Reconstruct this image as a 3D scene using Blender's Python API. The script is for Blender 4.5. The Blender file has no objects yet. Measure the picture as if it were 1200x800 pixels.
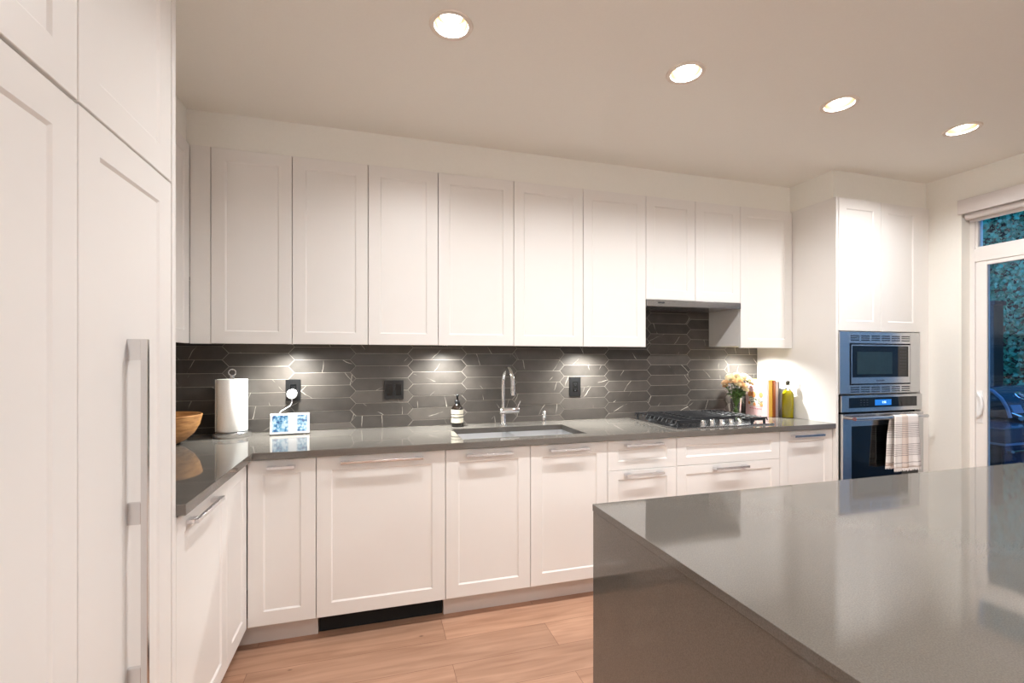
import bpy, bmesh, math, random
from mathutils import Vector, Matrix

random.seed(7)
scene = bpy.context.scene
COL = scene.collection
R = math.radians

# ------------------------------------------------------------------ camera, world, exposure
cd = bpy.data.cameras.new('camera')
cam = bpy.data.objects.new('camera', cd)
COL.objects.link(cam)
cam.location = (0.0, 0.0, 1.3404)
cam.rotation_euler = (R(90), 0, -0.2869)
cd.sensor_width = 36.0
cd.lens = 547.5655 / 1200 * 36.0
cd.shift_y = 20.5 / 1200
cd.clip_start = 0.02
cd.clip_end = 100
scene.camera = cam

scene.view_settings.view_transform = 'Standard'
scene.view_settings.look = 'None'
scene.view_settings.gamma = 1.0
scene.view_settings.use_curve_mapping = False
scene.view_settings.exposure = 0.25

WORLD_COL, WORLD_STR = (0.12, 0.37, 0.82), 3.2
DOWNLIGHT_W, FILL_ROW_W, FILL_GLOBE_W, PUCK_W = 12.5, 8.0, 222.0, 7.0
LAMP_COL = (0.985, 0.985, 0.99)
PUCK_COL = (0.97, 1.0, 0.97)

wd = bpy.data.worlds.new('dusk_sky')
scene.world = wd
wd.use_nodes = True
wn = wd.node_tree.nodes
wl = wd.node_tree.links
bg = wn['Background']
geo = wn.new('ShaderNodeTexCoord')
grad = wn.new('ShaderNodeSeparateXYZ')
ramp = wn.new('ShaderNodeValToRGB')
wl.new(geo.outputs['Generated'], grad.inputs[0])
wl.new(grad.outputs['Z'], ramp.inputs[0])
ramp.color_ramp.elements[0].color = (WORLD_COL[0] * 1.3, WORLD_COL[1] * 1.1, WORLD_COL[2], 1)
ramp.color_ramp.elements[1].color = (WORLD_COL[0] * .8, WORLD_COL[1] * .9, WORLD_COL[2], 1)
wl.new(ramp.outputs[0], bg.inputs[0])
bg.inputs[1].default_value = WORLD_STR

scene.cycles.use_denoising = True
scene.cycles.max_bounces = 10
scene.cycles.diffuse_bounces = 6
scene.cycles.glossy_bounces = 5
scene.cycles.transmission_bounces = 8
scene.cycles.transparent_max_bounces = 12
scene.cycles.caustics_reflective = False
scene.cycles.caustics_refractive = False
scene.cycles.sample_clamp_indirect = 6.0

# ------------------------------------------------------------------ key measures (metres)
YW = 3.03            # back wall
YT = YW - 0.012      # face of the tiles
YU = 2.694           # front of the wall cabinets
YD = 2.3805          # front of the base cabinet doors
YC = 2.356           # front edge of the worktop, front of the oven tower
XL = -1.24           # left wall
XLD = -0.556         # front of the doors on the left run
XLU = -0.884         # front of the wall cabinets on the left run
XR = 3.80            # right wall
XT = 2.93            # left side of the oven tower
ZC = 2.5975          # ceiling
ZU0, ZU1 = 1.418, 2.413
ZK = 0.114           # toe kick height
ZD = 0.8765           # top of the base doors
ZW = 0.914           # worktop
YF = -4.0            # wall behind the camera
YFR = 1.558          # end of the tall fridge doors
YEP = 1.585          # far side of the fridge end panel

# ------------------------------------------------------------------ materials
def lin(c):
    c = c / 255.0
    return c / 12.92 if c <= 0.04045 else ((c + 0.055) / 1.055) ** 2.4


def rgb(r, g, b):
    return (lin(r), lin(g), lin(b), 1.0)


def base_mat(name):
    m = bpy.data.materials.new(name)
    m.use_nodes = True
    nt = m.node_tree
    return m, nt, nt.nodes['Principled BSDF']


def N(nt, t, **kw):
    n = nt.nodes.new(t)
    for k, v in kw.items():
        setattr(n, k, v)
    return n


def pbr(name, col, rough=0.5, metal=0.0, vary=0.04, scale=30.0, bump=0.0, coat=0.0, emit=0.0, spec=None, trans=0.0, ior=None):
    """A principled surface whose colour wanders a little over a noise texture."""
    m, nt, p = base_mat(name)
    tc = N(nt, 'ShaderNodeTexCoord')
    no = N(nt, 'ShaderNodeTexNoise')
    no.inputs['Scale'].default_value = scale
    no.inputs['Detail'].default_value = 3
    nt.links.new(tc.outputs['Object'], no.inputs['Vector'])
    mx = N(nt, 'ShaderNodeMix', data_type='RGBA')
    mx.inputs[6].default_value = tuple(c * (1 - vary) for c in col[:3]) + (1,)
    mx.inputs[7].default_value = tuple(min(1, c * (1 + vary)) for c in col[:3]) + (1,)
    nt.links.new(no.outputs['Fac'], mx.inputs[0])
    nt.links.new(mx.outputs[2], p.inputs['Base Color'])
    p.inputs['Roughness'].default_value = rough
    p.inputs['Metallic'].default_value = metal
    p.inputs['Coat Weight'].default_value = coat
    p.inputs['Coat Roughness'].default_value = 0.08
    p.inputs['Transmission Weight'].default_value = trans
    if ior:
        p.inputs['IOR'].default_value = ior
    if spec is not None:
        p.inputs['Specular IOR Level'].default_value = spec
    if emit:
        p.inputs['Emission Color'].default_value = col
        p.inputs['Emission Strength'].default_value = emit
    if bump:
        b = N(nt, 'ShaderNodeBump')
        b.inputs['Strength'].default_value = bump
        b.inputs['Distance'].default_value = 0.002
        nt.links.new(no.outputs['Fac'], b.inputs['Height'])
        nt.links.new(b.outputs[0], p.inputs['Normal'])
    return m


def brushed(name, col, rough=0.3, axis=(4.0, 1800.0, 1800.0)):
    m, nt, p = base_mat(name)
    tc = N(nt, 'ShaderNodeTexCoord')
    mp = N(nt, 'ShaderNodeMapping')
    mp.inputs['Scale'].default_value = axis
    no = N(nt, 'ShaderNodeTexNoise')
    no.inputs['Scale'].default_value = 1.0
    no.inputs['Detail'].default_value = 2
    nt.links.new(tc.outputs['Object'], mp.inputs[0])
    nt.links.new(mp.outputs[0], no.inputs['Vector'])
    mr = N(nt, 'ShaderNodeMapRange')
    mr.inputs['To Min'].default_value = rough - 0.015
    mr.inputs['To Max'].default_value = rough + 0.015
    nt.links.new(no.outputs['Fac'], mr.inputs[0])
    nt.links.new(mr.outputs[0], p.inputs['Roughness'])
    p.inputs['Base Color'].default_value = col
    p.inputs['Metallic'].default_value = 1.0
    return m


def quartz(name, col, rough=0.05):
    m, nt, p = base_mat(name)
    tc = N(nt, 'ShaderNodeTexCoord')
    no = N(nt, 'ShaderNodeTexNoise')
    no.inputs['Scale'].default_value = 420
    no.inputs['Detail'].default_value = 2
    nt.links.new(tc.outputs['Object'], no.inputs['Vector'])
    cr = N(nt, 'ShaderNodeValToRGB')
    e = cr.color_ramp.elements
    e[0].position = 0.32
    e[0].color = tuple(c * 0.86 for c in col[:3]) + (1,)
    e[1].position = 0.72
    e[1].color = tuple(c * 1.16 for c in col[:3]) + (1,)
    nt.links.new(no.outputs['Fac'], cr.inputs[0])
    nt.links.new(cr.outputs[0], p.inputs['Base Color'])
    p.inputs['Roughness'].default_value = rough
    p.inputs['IOR'].default_value = 1.68
    return m


def marble(name):
    m, nt, p = base_mat(name)
    L = nt.links
    tc = N(nt, 'ShaderNodeTexCoord')
    gi = N(nt, 'ShaderNodeNewGeometry')
    mul = N(nt, 'ShaderNodeMath', operation='MULTIPLY')
    mul.inputs[1].default_value = 37.0
    L.new(gi.outputs['Random Per Island'], mul.inputs[0])
    comb = N(nt, 'ShaderNodeCombineXYZ')
    for i in range(3):
        L.new(mul.outputs[0], comb.inputs[i])
    add = N(nt, 'ShaderNodeVectorMath', operation='ADD')
    L.new(tc.outputs['Object'], add.inputs[0])
    L.new(comb.outputs[0], add.inputs[1])
    # thin pale veins: a few nearly straight lines, turned a different way in every tile
    sep = N(nt, 'ShaderNodeSeparateXYZ')
    L.new(tc.outputs['Object'], sep.inputs[0])
    nw = N(nt, 'ShaderNodeTexNoise')
    nw.inputs['Scale'].default_value = 8
    nw.inputs['Detail'].default_value = 3
    L.new(add.outputs[0], nw.inputs['Vector'])

    def mth(op, a, b=None, c=None):
        n = N(nt, 'ShaderNodeMath', operation=op)
        for k, v in enumerate((a, b, c)):
            if v is None:
                continue
            if isinstance(v, (int, float)):
                n.inputs[k].default_value = v
            else:
                L.new(v, n.inputs[k])
        return n.outputs[0]
    rnd_ = gi.outputs['Random Per Island']
    lines = []
    for freq, turn, spread, width in ((2.4, 9.7, 0.9, 0.0034), (3.6, 23.3, 1.4, 0.0040)):
        ang = mth('MULTIPLY_ADD', mth('FRACT', mth('MULTIPLY', rnd_, turn)), spread * 2, -spread)
        s_ = mth('ADD', mth('MULTIPLY', sep.outputs['X'], mth('COSINE', ang)), mth('MULTIPLY', sep.outputs['Z'], mth('SINE', ang)))
        s_ = mth('MULTIPLY_ADD', nw.outputs['Fac'], 0.035, s_)
        fr = mth('FRACT', mth('MULTIPLY_ADD', s_, freq, mth('MULTIPLY', rnd_, 57.0)))
        d_ = mth('ABSOLUTE', mth('SUBTRACT', fr, 0.5))
        w_ = mth('MULTIPLY', nw.outputs['Fac'], width * 2 * freq / 2.4)
        lines.append(mth('LESS_THAN', d_, w_))
    nm = N(nt, 'ShaderNodeTexNoise')
    nm.inputs['Scale'].default_value = 9
    L.new(add.outputs[0], nm.inputs['Vector'])
    mm = N(nt, 'ShaderNodeMapRange')
    mm.inputs['From Min'].default_value = 0.49
    mm.inputs['From Max'].default_value = 0.62
    mm.inputs['To Max'].default_value = 0.75
    L.new(nm.outputs['Fac'], mm.inputs[0])
    vf = N(nt, 'ShaderNodeMath', operation='MULTIPLY')
    L.new(mth('MAXIMUM', lines[0], lines[1]), vf.inputs[0])
    L.new(mm.outputs[0], vf.inputs[1])
    # cloudy body
    nb = N(nt, 'ShaderNodeTexNoise')
    nb.inputs['Scale'].default_value = 14
    nb.inputs['Detail'].default_value = 5
    L.new(add.outputs[0], nb.inputs['Vector'])
    av = N(nt, 'ShaderNodeMath', operation='MULTIPLY_ADD')
    av.inputs[1].default_value = 0.55
    L.new(nb.outputs['Fac'], av.inputs[0])
    mulr = N(nt, 'ShaderNodeMath', operation='MULTIPLY')
    mulr.inputs[1].default_value = 0.5
    L.new(gi.outputs['Random Per Island'], mulr.inputs[0])
    L.new(mulr.outputs[0], av.inputs[2])
    cr = N(nt, 'ShaderNodeValToRGB')
    e = cr.color_ramp.elements
    e[0].position, e[0].color = 0.15, rgb(50, 46, 43)
    e[1].position, e[1].color = 0.85, rgb(86, 80, 75)
    L.new(av.outputs[0], cr.inputs[0])
    mx = N(nt, 'ShaderNodeMix', data_type='RGBA')
    L.new(vf.outputs[0], mx.inputs[0])
    L.new(cr.outputs[0], mx.inputs[6])
    mx.inputs[7].default_value = rgb(205, 198, 186)
    L.new(mx.outputs[2], p.inputs['Base Color'])
    p.inputs['Roughness'].default_value = 0.34
    return m


def oak(name):
    """Oak boards laid along x, 0.19 m wide, each with its own tone, grain and a few knots."""
    m, nt, p = base_mat(name)
    L = nt.links
    tc = N(nt, 'ShaderNodeTexCoord')
    br = N(nt, 'ShaderNodeTexBrick')
    br.offset = 0.37
    br.inputs['Scale'].default_value = 1.0
    br.inputs['Mortar Size'].default_value = 0.0012
    br.inputs['Mortar Smooth'].default_value = 0.2
    br.inputs['Brick Width'].default_value = 1.35
    br.inputs['Row Height'].default_value = 0.19
    br.inputs['Color1'].default_value = (0, 0, 0, 1)
    br.inputs['Color2'].default_value = (1, 1, 1, 1)
    br.inputs['Mortar'].default_value = (0.5, 0.5, 0.5, 1)
    mp0 = N(nt, 'ShaderNodeMapping')
    mp0.inputs['Location'].default_value = (0.52, 0.05, 0)
    L.new(tc.outputs['Object'], mp0.inputs[0])
    L.new(mp0.outputs[0], br.inputs['Vector'])
    mp = N(nt, 'ShaderNodeMapping')
    mp.inputs['Scale'].default_value = (1.2, 14, 1)
    L.new(tc.outputs['Object'], mp.inputs[0])
    off = N(nt, 'ShaderNodeVectorMath', operation='MULTIPLY_ADD')
    off.inputs[1].default_value = (9, 9, 9)
    L.new(br.outputs['Color'], off.inputs[0])
    L.new(mp.outputs[0], off.inputs[2])
    gr = N(nt, 'ShaderNodeTexNoise')
    gr.inputs['Scale'].default_value = 2.2
    gr.inputs['Detail'].default_value = 6
    gr.inputs['Distortion'].default_value = 0.6
    L.new(off.outputs[0], gr.inputs['Vector'])
    cr = N(nt, 'ShaderNodeValToRGB')
    e = cr.color_ramp.elements
    e[0].position, e[0].color = 0.3, rgb(160, 120, 96)
    e[1].position, e[1].color = 0.72, rgb(192, 152, 126)
    L.new(gr.outputs['Fac'], cr.inputs[0])
    hs = N(nt, 'ShaderNodeHueSaturation')
    vr = N(nt, 'ShaderNodeMapRange')
    vr.inputs['To Min'].default_value = 0.88
    vr.inputs['To Max'].default_value = 1.1
    L.new(br.outputs['Color'], vr.inputs[0])
    L.new(vr.outputs[0], hs.inputs['Value'])
    L.new(cr.outputs[0], hs.inputs['Color'])
    # knots
    kmp = N(nt, 'ShaderNodeMapping')
    kmp.inputs['Scale'].default_value = (3.0, 5.2, 1)
    L.new(tc.outputs['Object'], kmp.inputs[0])
    vo = N(nt, 'ShaderNodeTexVoronoi')
    vo.inputs['Scale'].default_value = 1.3
    L.new(kmp.outputs[0], vo.inputs['Vector'])
    kr = N(nt, 'ShaderNodeMapRange')
    kr.inputs['From Min'].default_value = 0.02
    kr.inputs['From Max'].default_value = 0.055
    kr.inputs['To Min'].default_value = 0.75
    kr.inputs['To Max'].default_value = 0
    L.new(vo.outputs['Distance'], kr.inputs[0])
    mk = N(nt, 'ShaderNodeMix', data_type='RGBA')
    L.new(kr.outputs[0], mk.inputs[0])
    L.new(hs.outputs[0], mk.inputs[6])
    mk.inputs[7].default_value = rgb(96, 66, 50)
    mj = N(nt, 'ShaderNodeMix', data_type='RGBA')
    L.new(br.outputs['Fac'], mj.inputs[0])
    L.new(mk.outputs[2], mj.inputs[6])
    mj.inputs[7].default_value = rgb(122, 84, 64)
    L.new(mj.outputs[2], p.inputs['Base Color'])
    p.inputs['Roughness'].default_value = 0.42
    return m


def pane_mat(name, tint=(0.86, 0.93, 0.96, 1)):
    """Thin window glass: a fresnel mix of a clear pass and a mirror."""
    m = bpy.data.materials.new(name)
    m.use_nodes = True
    nt = m.node_tree
    nt.nodes.clear()
    o = N(nt, 'ShaderNodeOutputMaterial')
    t = N(nt, 'ShaderNodeBsdfTransparent')
    t.inputs[0].default_value = tint
    g = N(nt, 'ShaderNodeBsdfGlossy')
    g.inputs['Roughness'].default_value = 0.0
    f = N(nt, 'ShaderNodeFresnel')
    f.inputs[0].default_value = 1.45
    mx = N(nt, 'ShaderNodeMixShader')
    nt.links.new(f.outputs[0], mx.inputs[0])
    nt.links.new(t.outputs[0], mx.inputs[1])
    nt.links.new(g.outputs[0], mx.inputs[2])
    nt.links.new(mx.outputs[0], o.inputs[0])
    return m


def wood_bowl_mat(name):
    m, nt, p = base_mat(name)
    tc = N(nt, 'ShaderNodeTexCoord')
    mp = N(nt, 'ShaderNodeMapping')
    mp.inputs['Scale'].default_value = (5, 5, 30)
    wv = N(nt, 'ShaderNodeTexNoise')
    wv.inputs['Scale'].default_value = 3
    wv.inputs['Detail'].default_value = 5
    nt.links.new(tc.outputs['Object'], mp.inputs[0])
    nt.links.new(mp.outputs[0], wv.inputs['Vector'])
    cr = N(nt, 'ShaderNodeValToRGB')
    cr.color_ramp.elements[0].position = 0.3
    cr.color_ramp.elements[0].color = rgb(150, 98, 52)
    cr.color_ramp.elements[1].position = 0.7
    cr.color_ramp.elements[1].color = rgb(205, 152, 94)
    nt.links.new(wv.outputs['Fac'], cr.inputs[0])
    nt.links.new(cr.outputs[0], p.inputs['Base Color'])
    p.inputs['Roughness'].default_value = 0.45
    return m


def towel_mat(name):
    """Cream cotton with thin dark cross stripes and a broad tan stripe along its length."""
    m, nt, p = base_mat(name)
    L = nt.links
    tc = N(nt, 'ShaderNodeTexCoord')
    sp = N(nt, 'ShaderNodeSeparateXYZ')
    L.new(tc.outputs['UV'], sp.inputs[0])
    k = N(nt, 'ShaderNodeMath', operation='MULTIPLY')
    k.inputs[1].default_value = 30.0
    L.new(sp.outputs['Y'], k.inputs[0])
    fr = N(nt, 'ShaderNodeMath', operation='FRACT')
    L.new(k.outputs[0], fr.inputs[0])
    lt = N(nt, 'ShaderNodeMath', operation='LESS_THAN')
    lt.inputs[1].default_value = 0.3
    L.new(fr.outputs[0], lt.inputs[0])
    # no stripes in the plain bands
    bd = N(nt, 'ShaderNodeValToRGB')
    bd.color_ramp.interpolation = 'CONSTANT'
    el = bd.color_ramp.elements
    el[0].position, el[0].color = 0.0, (1, 1, 1, 1)
    el[1].position, el[1].color = 0.03, (0, 0, 0, 1)
    for pos, v in ((0.17, 1), (0.44, 0), (0.55, 1), (0.80, 0), (0.88, 1), (0.92, 0)):
        q = el.new(pos)
        q.color = (v, v, v, 1)
    L.new(sp.outputs['Y'], bd.inputs[0])
    st = N(nt, 'ShaderNodeMath', operation='MULTIPLY')
    L.new(lt.outputs[0], st.inputs[0])
    L.new(bd.outputs[0], st.inputs[1])
    vs = N(nt, 'ShaderNodeValToRGB')
    vs.color_ramp.interpolation = 'CONSTANT'
    ve = vs.color_ramp.elements
    ve[0].position, ve[0].color = 0.0, rgb(244, 240, 236)
    ve[1].position, ve[1].color = 0.30, rgb(226, 211, 201)
    q = ve.new(0.55)
    q.color = rgb(244, 240, 238)
    L.new(sp.outputs['X'], vs.inputs[0])
    mx = N(nt, 'ShaderNodeMix', data_type='RGBA')
    ms = N(nt, 'ShaderNodeMath', operation='MULTIPLY')
    ms.inputs[1].default_value = 0.85
    L.new(st.outputs[0], ms.inputs[0])
    L.new(ms.outputs[0], mx.inputs[0])
    L.new(vs.outputs[0], mx.inputs[6])
    mx.inputs[7].default_value = rgb(120, 104, 104)
    L.new(mx.outputs[2], p.inputs['Base Color'])
    p.inputs['Roughness'].default_value = 0.9
    return m


def screen_mat(name):
    """A lit display: a blue picture of broken shapes with a white middle."""
    m, nt, p = base_mat(name)
    L = nt.links
    tc = N(nt, 'ShaderNodeTexCoord')
    no = N(nt, 'ShaderNodeTexNoise')
    no.inputs['Scale'].default_value = 55
    no.inputs['Detail'].default_value = 3
    L.new(tc.outputs['Object'], no.inputs['Vector'])
    cr = N(nt, 'ShaderNodeValToRGB')
    e = cr.color_ramp.elements
    e[0].position, e[0].color = 0.40, rgb(40, 92, 150)
    e[1].position, e[1].color = 0.62, rgb(206, 228, 244)
    q = e.new(0.5)
    q.color = rgb(110, 180, 214)
    L.new(no.outputs['Fac'], cr.inputs[0])
    sp = N(nt, 'ShaderNodeSeparateXYZ')
    L.new(tc.outputs['UV'], sp.inputs[0])
    md = N(nt, 'ShaderNodeValToRGB')
    me = md.color_ramp.elements
    me[0].position, me[0].color = 0.42, (0, 0, 0, 1)
    me[1].position, me[1].color = 0.48, (1, 1, 1, 1)
    for pos, v in ((0.68, 1), (0.74, 0)):
        q = me.new(pos)
        q.color = (v, v, v, 1)
    L.new(sp.outputs['X'], md.inputs[0])
    mx = N(nt, 'ShaderNodeMix', data_type='RGBA')
    L.new(md.outputs[0], mx.inputs[0])
    L.new(cr.outputs[0], mx.inputs[6])
    mx.inputs[7].default_value = (0.95, 0.98, 1, 1)
    p.inputs['Base Color'].default_value = (0.02, 0.02, 0.02, 1)
    L.new(mx.outputs[2], p.inputs['Emission Color'])
    p.inputs['Emission Strength'].default_value = 0.95
    p.inputs['Roughness'].default_value = 0.15
    return m


M = dict(
    wall=pbr('wall_paint', rgb(236, 234, 227), 0.75, vary=0.02, scale=60),
    ceiling=pbr('ceiling_paint', rgb(236, 234, 227), 0.85, vary=0.02, scale=120, bump=0.15),
    cab=pbr('cabinet_lacquer', rgb(231, 228, 224), 0.4, vary=0.012, scale=8),
    kick=pbr('toe_kick_laminate', rgb(205, 196, 190), 0.5, vary=0.02),
    black=pbr('black_plastic', rgb(9, 9, 10), 0.4, vary=0.1),
    void=pbr('dark_recess', rgb(8, 8, 8), 0.8, vary=0.05),
    quartz=quartz('grey_quartz', rgb(103, 98, 92)),
    oak=oak('oak_boards'),
    tile=marble('dark_marble'),
    grout=pbr('tile_grout', rgb(150, 143, 134), 0.8, vary=0.06, scale=90),
    steel=brushed('brushed_steel', (0.62, 0.62, 0.63, 1), 0.2),
    sink=brushed('sink_steel', (0.72, 0.72, 0.73, 1), 0.34, (4, 1800, 1800)),
    chrome=pbr('polished_chrome', (0.85, 0.85, 0.86, 1), 0.06, 1.0, vary=0.01),
    nickel=pbr('satin_nickel', (0.70, 0.69, 0.69, 1), 0.2, 1.0, vary=0.03),
    pull=pbr('satin_chrome', (0.80, 0.80, 0.82, 1), 0.24, 1.0, vary=0.02),
    iron=pbr('cast_iron', rgb(24, 24, 26), 0.5, vary=0.15, scale=200, bump=0.2),
    bglass=pbr('black_glass', rgb(9, 10, 11), 0.05, vary=0.05),
    window_mesh=pbr('microwave_window', rgb(34, 50, 54), 0.12, vary=0.2, scale=25),  # mottled teal puts the ivy's reflection into the colour
    oven_display=pbr('lit_blue_display', rgb(26, 98, 176), 0.2, vary=0.05, emit=0.9),
    digits=pbr('lit_digits', rgb(200, 236, 255), 0.3, vary=0.0, emit=1.6),
    print_grey=pbr('grey_print', rgb(62, 64, 66), 0.5, vary=0.05),
    print_dark=pbr('dark_print', rgb(52, 54, 60), 0.5, vary=0.05),
    red=pbr('red_enamel', rgb(150, 34, 40), 0.3, vary=0.05),
    pane=pane_mat('window_pane'),
    frame=pbr('white_frame_vinyl', rgb(234, 230, 226), 0.4, vary=0.01),
    shade=pbr('shade_fabric', rgb(214, 208, 205), 0.7, vary=0.03, scale=200),
    globe=pbr('fill_globe_opal', (1.0, 0.97, 0.93, 1), 0.3, vary=0.0, emit=6.0),
    bulb=pbr('lamp_lens', (1.0, 0.93, 0.84, 1), 0.4, vary=0.0, emit=7.0),
    puck_lens=pbr('puck_lens', (1.0, 0.95, 0.86, 1), 0.4, vary=0.0, emit=6.0),
    baffle=pbr('lamp_reflector', (0.72, 0.56, 0.40, 1), 0.35, 0.8, vary=0.02),
    trimwhite=pbr('lamp_trim', rgb(226, 216, 204), 0.5, vary=0.01),
    paper=pbr('paper_towel', rgb(246, 244, 240), 0.95, vary=0.015, scale=150, bump=0.5),
    bowl=wood_bowl_mat('turned_wood'),
    whiteplastic=pbr('white_plastic', rgb(240, 240, 240), 0.35, vary=0.01),
    screen=screen_mat('lit_screen'),
    amber=pbr('amber_glass', rgb(22, 14, 9), 0.08, vary=0.1, coat=0.4),
    cream=pbr('cream_label', rgb(232, 226, 206), 0.7, vary=0.03, scale=80),
    labelblack=pbr('label_black', rgb(30, 28, 26), 0.6, vary=0.05),
    oil=pbr('olive_oil', rgb(222, 202, 14), 0.05, vary=0.12, scale=10, coat=0.6),
    clear=pane_mat('clear_glass', (0.97, 0.985, 0.975, 1)),
    water=pane_mat('vase_water', (0.86, 0.94, 0.86, 1)),
    cork=pbr('dark_stopper', rgb(58, 54, 40), 0.5, vary=0.1),
    leaf=pbr('flower_leaf', rgb(72, 104, 44), 0.5, vary=0.35, scale=25),
    stem=pbr('flower_stem', rgb(96, 128, 58), 0.5, vary=0.2, scale=40),
    petal_cream=pbr('cream_petal', rgb(252, 240, 208), 0.7, vary=0.06, scale=40),
    petal_peach=pbr('peach_petal', rgb(246, 216, 172), 0.7, vary=0.08, scale=40),
    pink=pbr('pink_cover', rgb(244, 206, 204), 0.45, vary=0.02),
    yellow=pbr('yellow_cover', rgb(222, 176, 74), 0.5, vary=0.06),
    rust=pbr('rust_cover', rgb(158, 84, 44), 0.5, vary=0.08),
    mauve=pbr('mauve_cover', rgb(206, 188, 190), 0.5, vary=0.04),
    darkbook=pbr('charcoal_cover', rgb(70, 62, 66), 0.5, vary=0.05),
    pages=pbr('book_pages', rgb(236, 228, 212), 0.9, vary=0.05, scale=250),
    orange=pbr('orange_print', rgb(226, 150, 92), 0.6, vary=0.15, scale=60),
    pinkprint=pbr('rose_print', rgb(206, 120, 126), 0.6, vary=0.05),
    leafprint=pbr('leaf_print', rgb(112, 116, 100), 0.6, vary=0.3, scale=60),
    towel=towel_mat('striped_cotton'),
    fringe=pbr('cotton_fringe', rgb(244, 240, 238), 0.95, vary=0.03),
    ivy=pbr('ivy_leaf', rgb(60, 152, 124), 0.45, vary=0.55, scale=3.5),
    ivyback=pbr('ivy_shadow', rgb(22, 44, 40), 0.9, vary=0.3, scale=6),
    reflector_wall=pbr('reflector_pale', rgb(186, 186, 182), 0.9, vary=0.08, scale=40, bump=0.4),
    darkwood=pbr('dark_stained_wood', rgb(30, 33, 37), 0.6, vary=0.2, scale=12),
    patio=pbr('patio_stone', rgb(96, 98, 100), 0.8, vary=0.15, scale=9),
    grillblack=pbr('grill_enamel', rgb(44, 62, 84), 0.22, vary=0.08, coat=0.3),
    grilldark=pbr('grill_cast', rgb(24, 28, 34), 0.4, vary=0.1),
    grillgrey=pbr('grill_shelf', rgb(110, 132, 160), 0.4, vary=0.06),
)

# ------------------------------------------------------------------ mesh building
OFF = {}


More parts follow.
